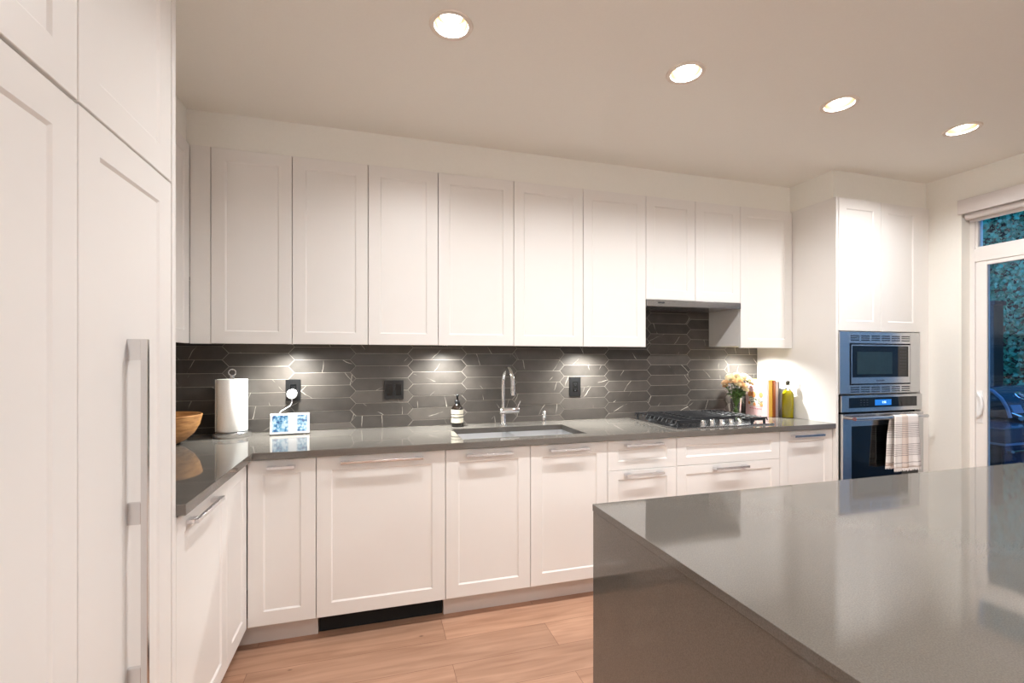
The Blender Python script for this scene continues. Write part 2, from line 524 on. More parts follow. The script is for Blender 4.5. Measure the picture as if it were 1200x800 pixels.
class MB:
    """Collects shapes in world space (through an optional matrix) and links them as one mesh object."""

    def __init__(self, mat=None):
        self.bm = bmesh.new()
        self.T = mat or Matrix.Identity(4)

    def _x(self, vs):
        if self.T != Matrix.Identity(4):
            bmesh.ops.transform(self.bm, matrix=self.T, verts=vs)
        return vs

    def poly(self, pts_list, faces):
        vs = [self.bm.verts.new(p) for p in pts_list]
        for f in faces:
            self.bm.faces.new([vs[i] for i in f])
        return self._x(vs)

    def box(self, x0, x1, y0, y1, z0, z1):
        p = [(x0, y0, z0), (x1, y0, z0), (x1, y1, z0), (x0, y1, z0), (x0, y0, z1), (x1, y0, z1), (x1, y1, z1), (x0, y1, z1)]
        f = [(3, 2, 1, 0), (4, 5, 6, 7), (0, 1, 5, 4), (1, 2, 6, 5), (2, 3, 7, 6), (3, 0, 4, 7)]
        return self.poly(p, f)

    def rbox(self, x0, x1, y0, y1, z0, z1, b=0.003, seg=2):
        t = bmesh.new()
        keep, self.bm = self.bm, t
        T, self.T = self.T, Matrix.Identity(4)
        self.box(x0, x1, y0, y1, z0, z1)
        self.bm, self.T = keep, T
        bmesh.ops.bevel(t, geom=list(t.edges), offset=b, segments=seg, affect='EDGES', profile=0.7)
        return self.merge(t)

    def merge(self, t, mat=None):
        me = bpy.data.meshes.new('tmp')
        t.to_mesh(me)
        t.free()
        n = len(self.bm.verts)
        self.bm.from_mesh(me)
        bpy.data.meshes.remove(me)
        self.bm.verts.ensure_lookup_table()
        vs = self.bm.verts[n:]
        if mat is not None:
            bmesh.ops.transform(self.bm, matrix=mat, verts=vs)
        return self._x(vs)

    def lathe(self, prof, c=(0, 0, 0), n=32, axis='z', cap0=True, cap1=True):
        """prof: list of (radius, height)."""
        t = bmesh.new()
        rings = []
        for r, h in prof:
            if r < 1e-6:
                rings.append([t.verts.new((0, 0, h))])
            else:
                rings.append([t.verts.new((r * math.cos(2 * math.pi * k / n), r * math.sin(2 * math.pi * k / n), h)) for k in range(n)])
        for a, b in zip(rings, rings[1:]):
            if len(a) == 1 and len(b) == 1:
                continue
            for k in range(n):
                k2 = (k + 1) % n
                if len(a) == 1:
                    t.faces.new((a[0], b[k2], b[k]))
                elif len(b) == 1:
                    t.faces.new((a[k], a[k2], b[0]))
                else:
                    t.faces.new((a[k], a[k2], b[k2], b[k]))
        if cap0 and len(rings[0]) > 1:
            t.faces.new(list(reversed(rings[0])))
        if cap1 and len(rings[-1]) > 1:
            t.faces.new(rings[-1])
        m = Matrix.Translation(c)
        if axis == 'x':
            m = m @ Matrix.Rotation(R(90), 4, 'Y')
        elif axis == 'y':
            m = m @ Matrix.Rotation(R(-90), 4, 'X')
        bmesh.ops.recalc_face_normals(t, faces=list(t.faces))
        return self.merge(t, m)

    def cyl(self, p0, p1, r0, r1=None, n=20):
        p0, p1 = Vector(p0), Vector(p1)
        r1 = r0 if r1 is None else r1
        d = p1 - p0
        t = bmesh.new()
        q = d.to_track_quat('Z', 'Y').to_matrix().to_4x4()
        a = [t.verts.new((r0 * math.cos(2 * math.pi * k / n), r0 * math.sin(2 * math.pi * k / n), 0)) for k in range(n)]
        b = [t.verts.new((r1 * math.cos(2 * math.pi * k / n), r1 * math.sin(2 * math.pi * k / n), d.length)) for k in range(n)]
        for k in range(n):
            t.faces.new((a[k], a[(k + 1) % n], b[(k + 1) % n], b[k]))
        t.faces.new(list(reversed(a)))
        t.faces.new(b)
        return self.merge(t, Matrix.Translation(p0) @ q)

    def tube(self, pts, r, n=14):
        pts = [Vector(p) for p in pts]
        rr = r if isinstance(r, (list, tuple)) else [r] * len(pts)
        t = bmesh.new()
        rings = []
        up = None
        for i, p in enumerate(pts):
            d = (pts[min(i + 1, len(pts) - 1)] - pts[max(i - 1, 0)]).normalized()
            if up is None:
                up = d.orthogonal().normalized()
            up = (up - d * up.dot(d)).normalized()
            s = d.cross(up)
            rings.append([t.verts.new(p + (up * math.cos(2 * math.pi * k / n) + s * math.sin(2 * math.pi * k / n)) * rr[i]) for k in range(n)])
        for a, b in zip(rings, rings[1:]):
            for k in range(n):
                t.faces.new((a[k], a[(k + 1) % n], b[(k + 1) % n], b[k]))
        t.faces.new(list(reversed(rings[0])))
        t.faces.new(rings[-1])
        bmesh.ops.recalc_face_normals(t, faces=list(t.faces))
        return self.merge(t)

    def shaker(self, x0, x1, z0, z1, y, t=0.02, st=0.064, sb=None, rec=0.0052, sl=0.007):
        """A framed door front facing -y with a recessed flat panel and a sloped inner edge."""
        st_z = st if sb is None else sb
        e = 0.0015
        B = bmesh.new()

        def ring(ax, bx, az, bz, yy):
            return [B.verts.new(v) for v in ((ax, yy, az), (bx, yy, az), (bx, yy, bz), (ax, yy, bz))]
        back = ring(x0, x1, z0, z1, y + t)
        side = ring(x0, x1, z0, z1, y + e)
        f0 = ring(x0 + e, x1 - e, z0 + e, z1 - e, y)
        f1 = ring(x0 + st, x1 - st, z0 + st_z, z1 - st_z, y)
        f2 = ring(x0 + st + sl, x1 - st - sl, z0 + st_z + sl, z1 - st_z - sl, y + rec)
        for a, b in ((back, side), (side, f0), (f0, f1), (f1, f2)):
            for k in range(4):
                B.faces.new((a[k], a[(k + 1) % 4], b[(k + 1) % 4], b[k]))
        B.faces.new(f2)
        B.faces.new(list(reversed(back)))
        bmesh.ops.recalc_face_normals(B, faces=list(B.faces))
        return self.merge(B)

    def build(self, name, mat, parent=None, bevel=0.0, smooth=False, angle=35, uv=None):
        off = OFF.get(parent, Vector((0, 0, 0))) if parent else Vector((0, 0, 0))
        if off.length > 0:
            bmesh.ops.translate(self.bm, vec=-off, verts=list(self.bm.verts))
        me = bpy.data.meshes.new(name)
        self.bm.to_mesh(me)
        self.bm.free()
        for mm in (mat if isinstance(mat, (list, tuple)) else [mat]):
            me.materials.append(mm)
        if smooth:
            me.shade_smooth()
            me.set_sharp_from_angle(angle=R(angle))
        o = bpy.data.objects.new(name, me)
        COL.objects.link(o)
        if parent:
            o.parent = parent
            OFF[o] = off
        if bevel:
            b = o.modifiers.new('bevel', 'BEVEL')
            b.width = bevel
            b.segments = 2
            b.limit_method = 'ANGLE'
        return o


def tag(o, label=None, cat=None, group=None, kind=None):
    if label:
        o['label'] = label
    if cat:
        o['category'] = cat
    if group:
        o['group'] = group
    if kind:
        o['kind'] = kind
    return o


def thing(name, label, cat, loc, group=None):
    o = bpy.data.objects.new(name, None)
    o.empty_display_size = 0.1
    COL.objects.link(o)
    o.location = loc
    OFF[o] = Vector(loc)
    return tag(o, label, cat, group)


def struct(o):
    return tag(o, kind='structure')


def copy_tree(o, parent=None):
    c = o.copy()
    COL.objects.link(c)
    c.parent = parent
    for ch in list(o.children):
        copy_tree(ch, c)
    return c


def text(body, size, loc, rot, mat, parent, name, extrude=0.0004, align='CENTER', sx=1.0):
    cu = bpy.data.curves.new(name, 'FONT')
    cu.body = body
    cu.size = size
    cu.extrude = extrude
    cu.align_x = align
    cu.align_y = 'CENTER'
    cu.materials.append(mat)
    src = bpy.data.objects.new(name, cu)
    COL.objects.link(src)
    me = bpy.data.meshes.new_from_object(src.evaluated_get(bpy.context.evaluated_depsgraph_get()))
    bpy.data.objects.remove(src)
    bpy.data.curves.remove(cu)
    me.name = name
    o = bpy.data.objects.new(name, me)
    COL.objects.link(o)
    o.parent = parent
    o.location = Vector(loc) - OFF.get(parent, Vector((0, 0, 0)))
    o.rotation_euler = rot
    o.scale = (sx, 1, 1)
    return o


# ------------------------------------------------------------------ the room

m = MB()
m.box(XL - 0.15, XR + 0.15, YF - 0.15, YW + 0.15, -0.1, 0.0)
struct(m.build('floor', M['oak']))

# downlights: a row over the aisle, plus an unseen row added as fill
LIGHT_X = (0.279, 1.314, 2.203, 3.085)
ROWS = ((1.755, DOWNLIGHT_W), (-0.35, FILL_ROW_W))
R_CAN = 0.066
bm = bmesh.new()
NS = 40


def loop(pts):
    vs = [bm.verts.new(p) for p in pts]
    return [bm.edges.new((vs[i], vs[(i + 1) % len(vs)])) for i in range(len(vs))]


edges = loop([(XL, YF, ZC), (XR, YF, ZC), (XR, YW, ZC), (XL, YW, ZC)])
for yy, w in ROWS:
    for xx in LIGHT_X:
        edges += loop([(xx + R_CAN * math.cos(2 * math.pi * k / NS), yy + R_CAN * math.sin(2 * math.pi * k / NS), ZC) for k in range(NS)])
bmesh.ops.triangle_fill(bm, edges=edges, use_beauty=True)
bmesh.ops.recalc_face_normals(bm, faces=list(bm.faces))
res = bmesh.ops.extrude_face_region(bm, geom=list(bm.faces))
bmesh.ops.translate(bm, vec=(0, 0, 0.14), verts=[v for v in res['geom'] if isinstance(v, bmesh.types.BMVert)])
bmesh.ops.recalc_face_normals(bm, faces=list(bm.faces))
m = MB()
m.bm.free()
m.bm = bm
struct(m.build('ceiling', M['ceiling']))

m = MB()
m.box(XL - 0.15, XR + 0.15, YW, YW + 0.15, 0, ZC)
struct(m.build('wall_back', M['wall']))
m = MB()
m.box(XL - 0.15, XL, YF, YW, 0, ZC)
struct(m.build('wall_left', M['wall']))
m = MB()
m.box(XL - 0.15, XR + 0.15, YF - 0.15, YF, 0, ZC)
struct(m.build('wall_front', M['wall']))
# right wall with the opening of the sliding door
OY1, OY0, OZ = 2.165, -1.55, 2.335
WT = 0.16
m = MB()
m.box(XR, XR + WT, OY1, YW, 0, ZC)
m.box(XR, XR + WT, YF, OY0, 0, ZC)
m.box(XR, XR + WT, OY0, OY1, OZ, ZC)
struct(m.build('wall_right', M['wall']))
m = MB()
m.box(XR - 0.014, XR, YF, OY0 - 0.05, 0, 0.10)
m.box(XR - 0.014, XR, OY1 + 0.02, YC + 0.02, 0, 0.10)
struct(m.build('baseboard_right', M['frame'], bevel=0.002))

# soffits above the cabinets, set a little behind the door fronts
YS, XS = YU + 0.02, XLU - 0.021
m = MB()
m.box(XL, XS, YEP, YW, ZU1, ZC)
m.box(XS, XT, YS, YW, ZU1, ZC)
struct(m.build('wall_soffit', M['wall']))
m = MB()
m.box(XT, XR, YC + 0.02, YW, 2.415, ZC)
struct(m.build('wall_soffit_tower', M['wall']))
m = MB()
m.box(XL, XLD - 0.024, 0.2, YEP, 2.415, ZC)
struct(m.build('wall_soffit_left', M['wall']))

# picket tiles
bm = bmesh.new()
PX, HZ, AMP, G = 0.3445, 0.0765, 0.0175, 0.0011
for i in range(-2, 12):
    cx = -0.813 + (i + 0.5) * PX
    zoff = 1.374 if i % 2 == 0 else 1.335
    for k in range(-7, 9):
        z1 = zoff - k * HZ
        cz = z1 - HZ / 2
        hp, h2 = PX / 2, HZ / 2 - G
        vs = [bm.verts.new((cx + a, 0, cz + b)) for a, b in ((-(hp - AMP), -h2), (hp - AMP, -h2), (hp + AMP - 1.6 * G, 0), (hp - AMP, h2), (-(hp - AMP), h2), (-(hp + AMP - 1.6 * G), 0))]
        bm.faces.new(vs)
for co, no in (((XL + 0.002, 0, 0), (-1, 0, 0)), ((XT - 0.002, 0, 0), (1, 0, 0)), ((0, 0, ZW + 0.002), (0, 0, -1)), ((0, 0, 1.80), (0, 0, 1))):
    bmesh.ops.bisect_plane(bm, geom=list(bm.verts) + list(bm.edges) + list(bm.faces), plane_co=co, plane_no=no, clear_outer=True)
for f in bm.faces:
    if f.normal.y > 0:
        f.normal_flip()
faces = list(bm.faces)
res = bmesh.ops.inset_individual(bm, faces=faces, thickness=0.0009, depth=0.0)
for f in faces:
    for v in f.verts:
        v.co.y -= 0.0012
bmesh.ops.translate(bm, vec=(0, YT + 0.0012, 0), verts=list(bm.verts))
mt = MB()
mt.bm.free()
mt.bm = bm
m = MB()
m.box(XL, XT, YT + 0.0012, YW, ZW, 1.80)
g = m.build('wall_back_tiles', M['grout'])
struct(g)
mt.build('picket_tiles', M['tile'], g)

# ------------------------------------------------------------------ downlights and puck lights
def downlight(x, y, w, label, group):
    t = thing('recessed_downlight', label, 'ceiling light', (x, y, ZC), group)
    m = MB()
    m.lathe([(R_CAN - 0.004, 0.004), (R_CAN - 0.002, -0.003), (R_CAN + 0.014, -0.005), (R_CAN + 0.017, 0.0), (R_CAN + 0.0005, 0.0005), (R_CAN - 0.004, 0.004)], (x, y, ZC), 40, cap0=False, cap1=False)
    m.build('trim_ring', M['trimwhite'], t, smooth=True, angle=60)
    m = MB()
    m.lathe([(R_CAN - 0.003, 0.002), (0.052, 0.05), (0.048, 0.085)], (x, y, ZC), 40, cap0=False, cap1=True)
    m.build('reflector', M['baffle'], t, smooth=True)
    m = MB()
    m.lathe([(0.0, 0.018), (0.026, 0.021), (0.042, 0.034), (0.044, 0.042), (0.0, 0.05)], (x, y, ZC), 32)
    m.build('lamp', M['bulb'], t, smooth=True, angle=60)
    ld = bpy.data.lights.new('downlight_beam', 'AREA')
    ld.shape = 'DISK'
    ld.size = 0.065
    ld.energy = w
    ld.color = LAMP_COL
    ld.spread = R(150)
    lo = bpy.data.objects.new('downlight_beam', ld)
    COL.objects.link(lo)
    lo.parent = t
    lo.location = (0, 0, 0.016)
    return t


words4 = ('above the corner of the worktop, leftmost of the row', 'second from the left over the aisle', 'third from the left over the aisle', 'nearest the oven tower, rightmost of the row')
for xx, wd4 in zip(LIGHT_X, words4):
    downlight(xx, ROWS[0][0], ROWS[0][1], 'round recessed ceiling downlight ' + wd4, 'recessed downlights over the aisle')
for yy, w in ROWS[1:]:
    for xx in LIGHT_X:
        downlight(xx, yy, w, 'added unseen ceiling downlight giving fill light behind the island', 'added fill downlights behind the island')

for pxx, wh in ((-0.1, 'nearer the fridge wall'), (2.1, 'nearer the glass door')):  # unseen globes added to brighten the ceiling and wall cabinets
    pyy, pz = -1.9, 1.95
    t = thing('added_fill_globe', 'added unseen white fill globe hanging behind the island, ' + wh, 'added fill lamp', (pxx, pyy, pz - 0.13), 'added fill globes behind the island')
    m = MB()
    m.lathe([(0.0, -0.12)] + [(0.12 * math.cos(a), 0.12 * math.sin(a)) for a in [R(-75 + 15 * k) for k in range(11)]] + [(0.0, 0.12)], (pxx, pyy, pz), 32)
    m.build('globe', M['globe'], t, smooth=True)
    m = MB()
    m.lathe([(0.0, 0.118), (0.035, 0.118), (0.035, 0.16), (0.006, 0.17), (0.006, ZC - pz - 0.02), (0.06, ZC - pz - 0.02), (0.06, ZC - pz), (0.0, ZC - pz)], (pxx, pyy, pz), 24)
    m.build('stem', M['nickel'], t, smooth=True)
    ld = bpy.data.lights.new('fill_globe_glow', 'POINT')
    ld.energy = FILL_GLOBE_W
    ld.color = LAMP_COL
    ld.shadow_soft_size = 0.13
    lo = bpy.data.objects.new('fill_globe_glow', ld)
    COL.objects.link(lo)
    lo.parent = t
    lo.location = (0, 0, 0.13)

ZUB = ZU0 + 0.016
PUCKS = ((-0.45, 'between the paper towels and the first outlet'), (0.42, 'above the brown soap bottle'), (1.395, 'above the outlet right of the sink'), (2.70, 'above the flowers and cookbooks'))
for px, wh in PUCKS:
    py = 2.865
    t = thing('puck_light', 'small round under-cabinet light ' + wh, 'light', (px, py, ZUB), 'under-cabinet puck lights')
    m = MB()
    m.lathe([(0.032, 0.0), (0.032, -0.008), (0.029, -0.010), (0.025, -0.010), (0.025, -0.006), (0.0, -0.006)], (px, py, ZUB), 28)
    m.build('housing', M['nickel'], t, smooth=True)
    m = MB()
    m.lathe([(0.0, -0.0095), (0.0245, -0.0095), (0.0245, -0.0062), (0, -0.0062)], (px, py, ZUB), 28)
    m.build('lens', M['puck_lens'], t, smooth=True)
    ld = bpy.data.lights.new('puck_beam', 'SPOT')
    ld.energy = PUCK_W * 8
    ld.spot_size = R(155)
    ld.spot_blend = 1.0
    ld.shadow_soft_size = 0.02
    ld.color = PUCK_COL
    lo = bpy.data.objects.new('puck_beam', ld)
    COL.objects.link(lo)
    lo.parent = t
    lo.location = (0, 0, -0.016)

# ------------------------------------------------------------------ cabinets
LEFT = Matrix.Translation((XLD, 0, 0)) @ Matrix.Rotation(R(90), 4, 'Z')     # local x = world y, local y = depth into the left wall
LEFTU = Matrix.Translation((XLU, 0, 0)) @ Matrix.Rotation(R(90), 4, 'Z')


def pull(x0, x1, z, y, parent, T=None, th=0.013, foot=0.036):
    """A square bar pull on two broad feet, in front of a face at y."""
    m = MB(T)
    m.box(x0, x1, y - 0.036, y - 0.024, z - th / 2, z + th / 2)
    for a, b in ((x0, x0 + foot), (x1 - foot, x1)):
        m.box(a, b, y - 0.0242, y, z - th / 2, z + th / 2)
    return m.build('handle', M['pull'], parent, bevel=0.0008)


def carcass(t, x0, x1, y0, y1, z0, z1, T=None, top=True, mat='cab', gap=0.0005):
    m = MB(T)
    a, b = x0 + gap, x1 - gap
    m.box(a, a + 0.018, y0, y1, z0, z1)
    m.box(b - 0.018, b, y0, y1, z0, z1)
    m.box(a + 0.018, b - 0.018, y0, y1, z0, z0 + 0.018)
    m.box(a + 0.018, b - 0.018, y1 - 0.012, y1, z0 + 0.018, z1)
    if top:
        m.box(a + 0.018, b - 0.018, y0, y1 - 0.012, z1 - 0.018, z1)
    return m.build('carcass', M[mat], t)


def fronts(t, specs, y, T=None, st=0.064):
    """specs: (name, x0, x1, z0, z1, handle (x0, x1, z) or None, rail)."""
    for name, x0, x1, z0, z1, h, rail in specs:
        m = MB(T)
        m.shaker(x0 + 0.0016, x1 - 0.0016, z0 + 0.0012, z1 - 0.0012, y, st=st, sb=rail)
        d = m.build(name, M['cab'], t)
        if h:
            pull(h[0], h[1], h[2], y, d, T)


def base_unit(x0, x1, label, specs, cat='base cabinet', kick=True, T=None, yf=YD, yb=YT, xo=None, group='base cabinets along the back wall', name='base_cabinet'):
    loc = ((x0 + x1) / 2, (yf + yb) / 2, 0) if T is None else tuple((T @ Vector(((x0 + x1) / 2, (yf + yb) / 2, 0))))
    t = thing(name, label, cat, loc, group)
    carcass(t, x0, x1, yf + 0.021, yb, ZK, 0.879, T, top=False)
    if kick:
        m = MB(T)
        m.box(x0, x1, yf + 0.0755, yf + 0.091, 0, ZK)
        m.build('toe_kick', M['kick'], t)
    fronts(t, specs, yf, T)
    return t


b = base_unit(-0.5555, -0.263, 'narrow white base cabinet between the inside corner and the dishwasher', [('door', -0.5545, -0.263, ZK, ZD, (-0.469, -0.352, 0.842), None)], kick=False)
m = MB()
m.box(-0.62, -0.262, YD + 0.0755, YD + 0.091, 0, ZK)
m.build('toe_kick', M['kick'], b)
base_unit(0.349, 1.266, 'wide white double-door base cabinet under the sink', [
    ('door', 0.349, 0.806, ZK, ZD, (0.452, 0.700, 0.846), None), ('door', 0.806, 1.266, ZK, ZD, (0.912, 1.143, 0.846), None)])
base_unit(1.266, 1.72, 'narrow white drawer cabinet between sink cabinet and cooktop drawers', [
    ('drawer', 1.266, 1.72, 0.704, ZD, (1.370, 1.615, 0.848), 0.05), ('drawer', 1.266, 1.72, 0.42, 0.704, (1.370, 1.615, 0.681), 0.05), ('drawer', 1.266, 1.72, ZK, 0.42, (1.370, 1.615, 0.397), 0.05)])
base_unit(1.72, 2.488, 'wide white drawer cabinet below the gas cooktop', [
    ('drawer', 1.72, 2.488, 0.704, ZD, None, 0.05), ('drawer', 1.72, 2.488, 0.42, 0.704, (1.975, 2.222, 0.678), 0.05), ('drawer', 1.72, 2.488, ZK, 0.42, (1.975, 2.222, 0.394), 0.05)])
base_unit(2.488, XT - 0.0015, 'narrow white base cabinet beside the oven tower', [('door', 2.488, XT - 0.003, ZK, ZD, (2.575, 2.825, 0.845), None)])

# dishwasher
t = thing('dishwasher', 'white panelled dishwasher with a long bar handle left of the sink', 'dishwasher', (0.043, 2.7, 0))
m = MB()
m.box(-0.258, 0.344, YD + 0.022, YT - 0.03, ZK + 0.01, 0.872)
m.build('tub', M['black'], t)
m = MB()
m.box(-0.258, 0.344, YD + 0.085, YD + 0.10, 0.004, ZK + 0.02)
m.build('kick_plate', M['void'], t)
m = MB()
m.shaker(-0.261, 0.347, ZK + 0.001, ZD, YD, st=0.064)
d = m.build('door', M['cab'], t)
pull(-0.152, 0.236, 0.848, YD, d, th=0.011, foot=0.04)

# left run
lb = YT - 0.0
t = base_unit(1.5865, YD, 'white corner base cabinet with two doors on the short left run', [
    ('door', 1.588, 2.083, ZK, ZD, (1.665, 1.925, 0.838), None), ('door', 2.083, 2.3800, ZK, ZD, None, None)],
    T=LEFT, yf=0.0, yb=0.68, group='base cabinets on the short left run')

# worktop, one slab with an L plan and a cut-out for the sink
SX0, SX1, SY0, SY1 = 0.452, 1.172, 2.455, 2.835
xs = [XL + 0.001, -0.53, SX0, SX1, XT - 0.001]
ys = [YEP + 0.001, YC, SY0, SY1, YT - 0.001]
bm = bmesh.new()
grid = {}


def gv(i, j):
    if (i, j) not in grid:
        grid[(i, j)] = bm.verts.new((xs[i], ys[j], ZW - 0.033))
    return grid[(i, j)]


for i in range(4):
    for j in range(4):
        if (j == 0 and i > 0) or (i == 2 and j == 2):
            continue
        bm.faces.new((gv(i, j), gv(i + 1, j), gv(i + 1, j + 1), gv(i, j + 1)))
res = bmesh.ops.extrude_face_region(bm, geom=list(bm.faces))
bmesh.ops.translate(bm, vec=(0, 0, 0.033), verts=[v for v in res['geom'] if isinstance(v, bmesh.types.BMVert)])
bmesh.ops.recalc_face_normals(bm, faces=list(bm.faces))
bmesh.ops.dissolve_limit(bm, angle_limit=0.01, verts=list(bm.verts), edges=list(bm.edges))
m = MB()
m.bm.free()
m.bm = bm
o = m.build('worktop', M['quartz'], bevel=0.0015)
tag(o, 'long grey quartz worktop running round the corner under the wall cabinets', 'worktop')

# wall cabinets on the back wall
def wall_unit(x0, x1, z0, label, splits, T=None, y=YU, yb=YT, end=None, group='wall cabinets on the back wall'):
    loc = ((x0 + x1) / 2, (y + yb) / 2, z0) if T is None else tuple(T @ Vector(((x0 + x1) / 2, (y + yb) / 2, z0)))
    t = thing('wall_cabinet', label, 'wall cabinet', loc, group)
    carcass(t, x0, x1, y + 0.021, yb, z0 + 0.016, ZU1 - 0.001, T)
    bb = [x0] + splits + [x1]
    fronts(t, [('door', a, b_, z0, ZU1, None, None) for a, b_ in zip(bb, bb[1:])], y, T, st=0.062)
    return t


wu = wall_unit(-0.792, -0.0315, ZU0, 'white two-door wall cabinet in the corner above the paper towels', [-0.415])
m = MB()
m.box(-0.883, -0.7935, YU + 0.0005, YU + 0.02, ZU0, ZU1)
m.build('filler_strip', M['cab'], wu)
wall_unit(-0.0315, 0.806, ZU0, 'white two-door wall cabinet above the blank black plate and soap bottle', [0.353])
wall_unit(0.806, 1.712, ZU0, 'white two-door wall cabinet beside the hood, above the faucet', [1.262])
wall_unit(1.712, 2.469, 1.733, 'short white two-door wall cabinet directly above the range hood', [2.095])
wall_unit(2.469, XT - 0.002, ZU0, 'single-door white wall cabinet between the hood and the oven tower', [])
wall_unit(YEP + 0.002, YU - 0.002, ZU0, 'white wall cabinet on the left wall beside the fridge', [2.13], T=LEFTU, y=0.0, yb=0.354, group='wall cabinets on the left wall')

# ------------------------------------------------------------------ fridge wall on the left
def tall_unit(name, label, y0, y1, z0, z1, cat, handle=None, kick=True):
    t = thing(name, label, cat, (XLD - 0.3, (y0 + y1) / 2, z0 if not kick else 0))
    m = MB(LEFT)
    m.box(y0 + 0.001, y1 - 0.001, 0.022, 0.68, z0 if not kick else ZK, z1)
    m.build('carcass', M['cab'], t)
    m = MB(LEFT)
    m.shaker(y0 + 0.002, y1 - 0.002, (ZK if kick else z0) + 0.002, z1 - 0.002, 0.0, st=0.074)
    d = m.build('door', M['cab'], t)
    if kick:
        m = MB(LEFT)
        m.box(y0, y1, 0.0755, 0.09, 0.0, ZK)
        m.build('toe_kick', M['kick'], t)
    if handle:
        hy, hz0, hz1, mid = handle
        m = MB(LEFT)
        m.box(hy, hy + 0.012, -0.036, -0.022, hz0, hz1)
        for a, b_ in ((hz0, hz0 + 0.05), (mid - 0.026, mid + 0.026), (hz1 - 0.05, hz1)):
            m.box(hy, hy + 0.012, -0.0225, 0.009, a, b_)
        m.build('handle', M['nickel'], d, bevel=0.0008)
    return t


ZS = 1.843
tall_unit('freezer', 'tall white panelled freezer column with a long vertical bar handle', 1.118, YFR, 0, ZS, 'freezer', (1.318, 0.555, 1.388, 0.972))
tall_unit('refrigerator', 'tall white panelled refrigerator column at the left edge of the picture', 0.36, 1.118, 0, ZS - 0.003, 'refrigerator', (0.46, 0.555, 1.388, 0.972))
tall_unit('wall_cabinet', 'white overhead cabinet above the tall freezer column', 1.118, YFR, ZS + 0.001, 2.414, 'wall cabinet', kick=False)
tall_unit('wall_cabinet', 'white overhead cabinet above the tall refrigerator column', 0.36, 1.118, ZS + 0.001, 2.414, 'wall cabinet', kick=False)
m = MB(LEFT)
m.box(YFR + 0.001, YEP, -0.001, 0.682, 0, 2.414)
o = m.build('end_panel', M['cab'], bevel=0.001)
tag(o, 'tall white end panel between the freezer column and the corner worktop', 'cabinet panel')

# ------------------------------------------------------------------ oven tower
t = thing('oven_tower_cabinet', 'tall white cabinet housing the microwave and the wall oven', 'tall cabinet', (3.35, 2.7, 0))
TX0, TX1 = XT, 3.712
m = MB()
m.box(TX0, TX0 + 0.02, YC + 0.002, YT + 0.011, 0, 2.414)
m.box(TX1 - 0.018, TX1, YC + 0.022, YT, 0, 2.414)
for z0, z1 in ((2.396, 2.414), (1.528, 1.546), (1.100, 1.106), (0.355, 0.373), (ZK, ZK + 0.018)):
    m.box(TX0 + 0.02, TX1 - 0.018, YC + 0.022, YT, z0, z1)
m.box(TX0 + 0.02, TX1 - 0.018, YT - 0.012, YT, ZK + 0.018, 2.396)
m.build('carcass', M['cab'], t)
m = MB()
m.box(TX1 + 0.001, XR - 0.001, YC + 0.004, YC + 0.022, 0, 2.414)
m.build('filler_strip', M['cab'], t, bevel=0.001)
m = MB()
m.box(TX0 + 0.02, TX1 - 0.02, YC + 0.09, YC + 0.105, 0, ZK)
m.build('toe_kick', M['kick'], t)
fronts(t, [('door', TX0 + 0.022, 3.333, 1.527, 2.413, None, None), ('door', 3.333, TX1 - 0.001, 1.527, 2.413, None, None)], YC, st=0.066)
fronts(t, [('drawer', TX0 + 0.022, TX1 - 0.001, ZK, 0.352, (3.2, 3.45, 0.32), 0.05)], YC, st=0.066)

# microwave
YM = YC - 0.006
t = thing('microwave', 'built-in stainless microwave in a vented trim frame above the oven', 'microwave', (3.325, 2.6, 1.108))
MX0, MX1, MZ0, MZ1 = 2.953, 3.694, 1.108, 1.523
IX0, IX1, IZ0, IZ1 = 3.040, 3.604, 1.166, 1.446
m = MB()
m.box(MX0, IX0, YM, YM + 0.022, MZ0, MZ1)
m.box(IX1, MX1, YM, YM + 0.022, MZ0, MZ1)
m.box(IX0, IX1, YM, YM + 0.022, MZ0, IZ0)
m.box(IX0, IX1, YM, YM + 0.022, IZ1, MZ1)
m.build('trim_frame', M['steel'], t, bevel=0.001)
m = MB()
m.box(IX0 + 0.0005, IX1 - 0.0005, YM + 0.012, YT - 0.06, IZ0 + 0.0005, IZ1 - 0.0005)
m.build('body', M['void'], t)
for vz in ((1.459, 1.504), (1.112, 1.156)):
    m = MB()
    w6 = (IX1 - IX0) / 6
    for r_ in range(3):
        zc = vz[0] + 0.008 + r_ * 0.0145
        for k in range(6):
            m.box(IX0 + k * w6 + 0.008, IX0 + (k + 1) * w6 - 0.008, YM - 0.0006, YM + 0.001, zc - 0.0032, zc + 0.0032)  # proud dark strips; the shade inside the slots is put into the colour
    m.build('vent', M['void'], t)
m = MB()
DX0, DX1 = 3.049, 3.595
YD2 = YM - 0.004
m.box(DX0, DX0 + 0.009, YD2, YM + 0.011, IZ0 + 0.009, IZ1 - 0.009)
m.box(DX1 - 0.018, DX1, YD2, YM + 0.011, IZ0 + 0.009, IZ1 - 0.009)
m.box(DX0 + 0.009, DX1 - 0.018, YD2, YM + 0.011, IZ1 - 0.017, IZ1 - 0.009)
m.box(DX0 + 0.009, DX1 - 0.018, YD2, YM + 0.011, IZ0 + 0.009, 1.217)
dr = m.build('door', M['steel'], t)
m = MB()
m.box(DX0 + 0.0095, DX1 - 0.0185, YD2 + 0.002, YM + 0.010, 1.2175, IZ1 - 0.0175)
gl = m.build('door_glass', M['bglass'], dr)
m = MB()
m.rbox(3.103, 3.425, YD2 + 0.0012, YD2 + 0.003, 1.237, 1.389, 0.0006)
m.build('window', M['window_mesh'], dr)
m = MB()
for r_ in range(7):
    for k in range(3):
        m.box(3.502 + k * 0.022, 3.511 + k * 0.022, YD2 + 0.0012, YD2 + 0.003, 1.262 + r_ * 0.021, 1.268 + r_ * 0.021)
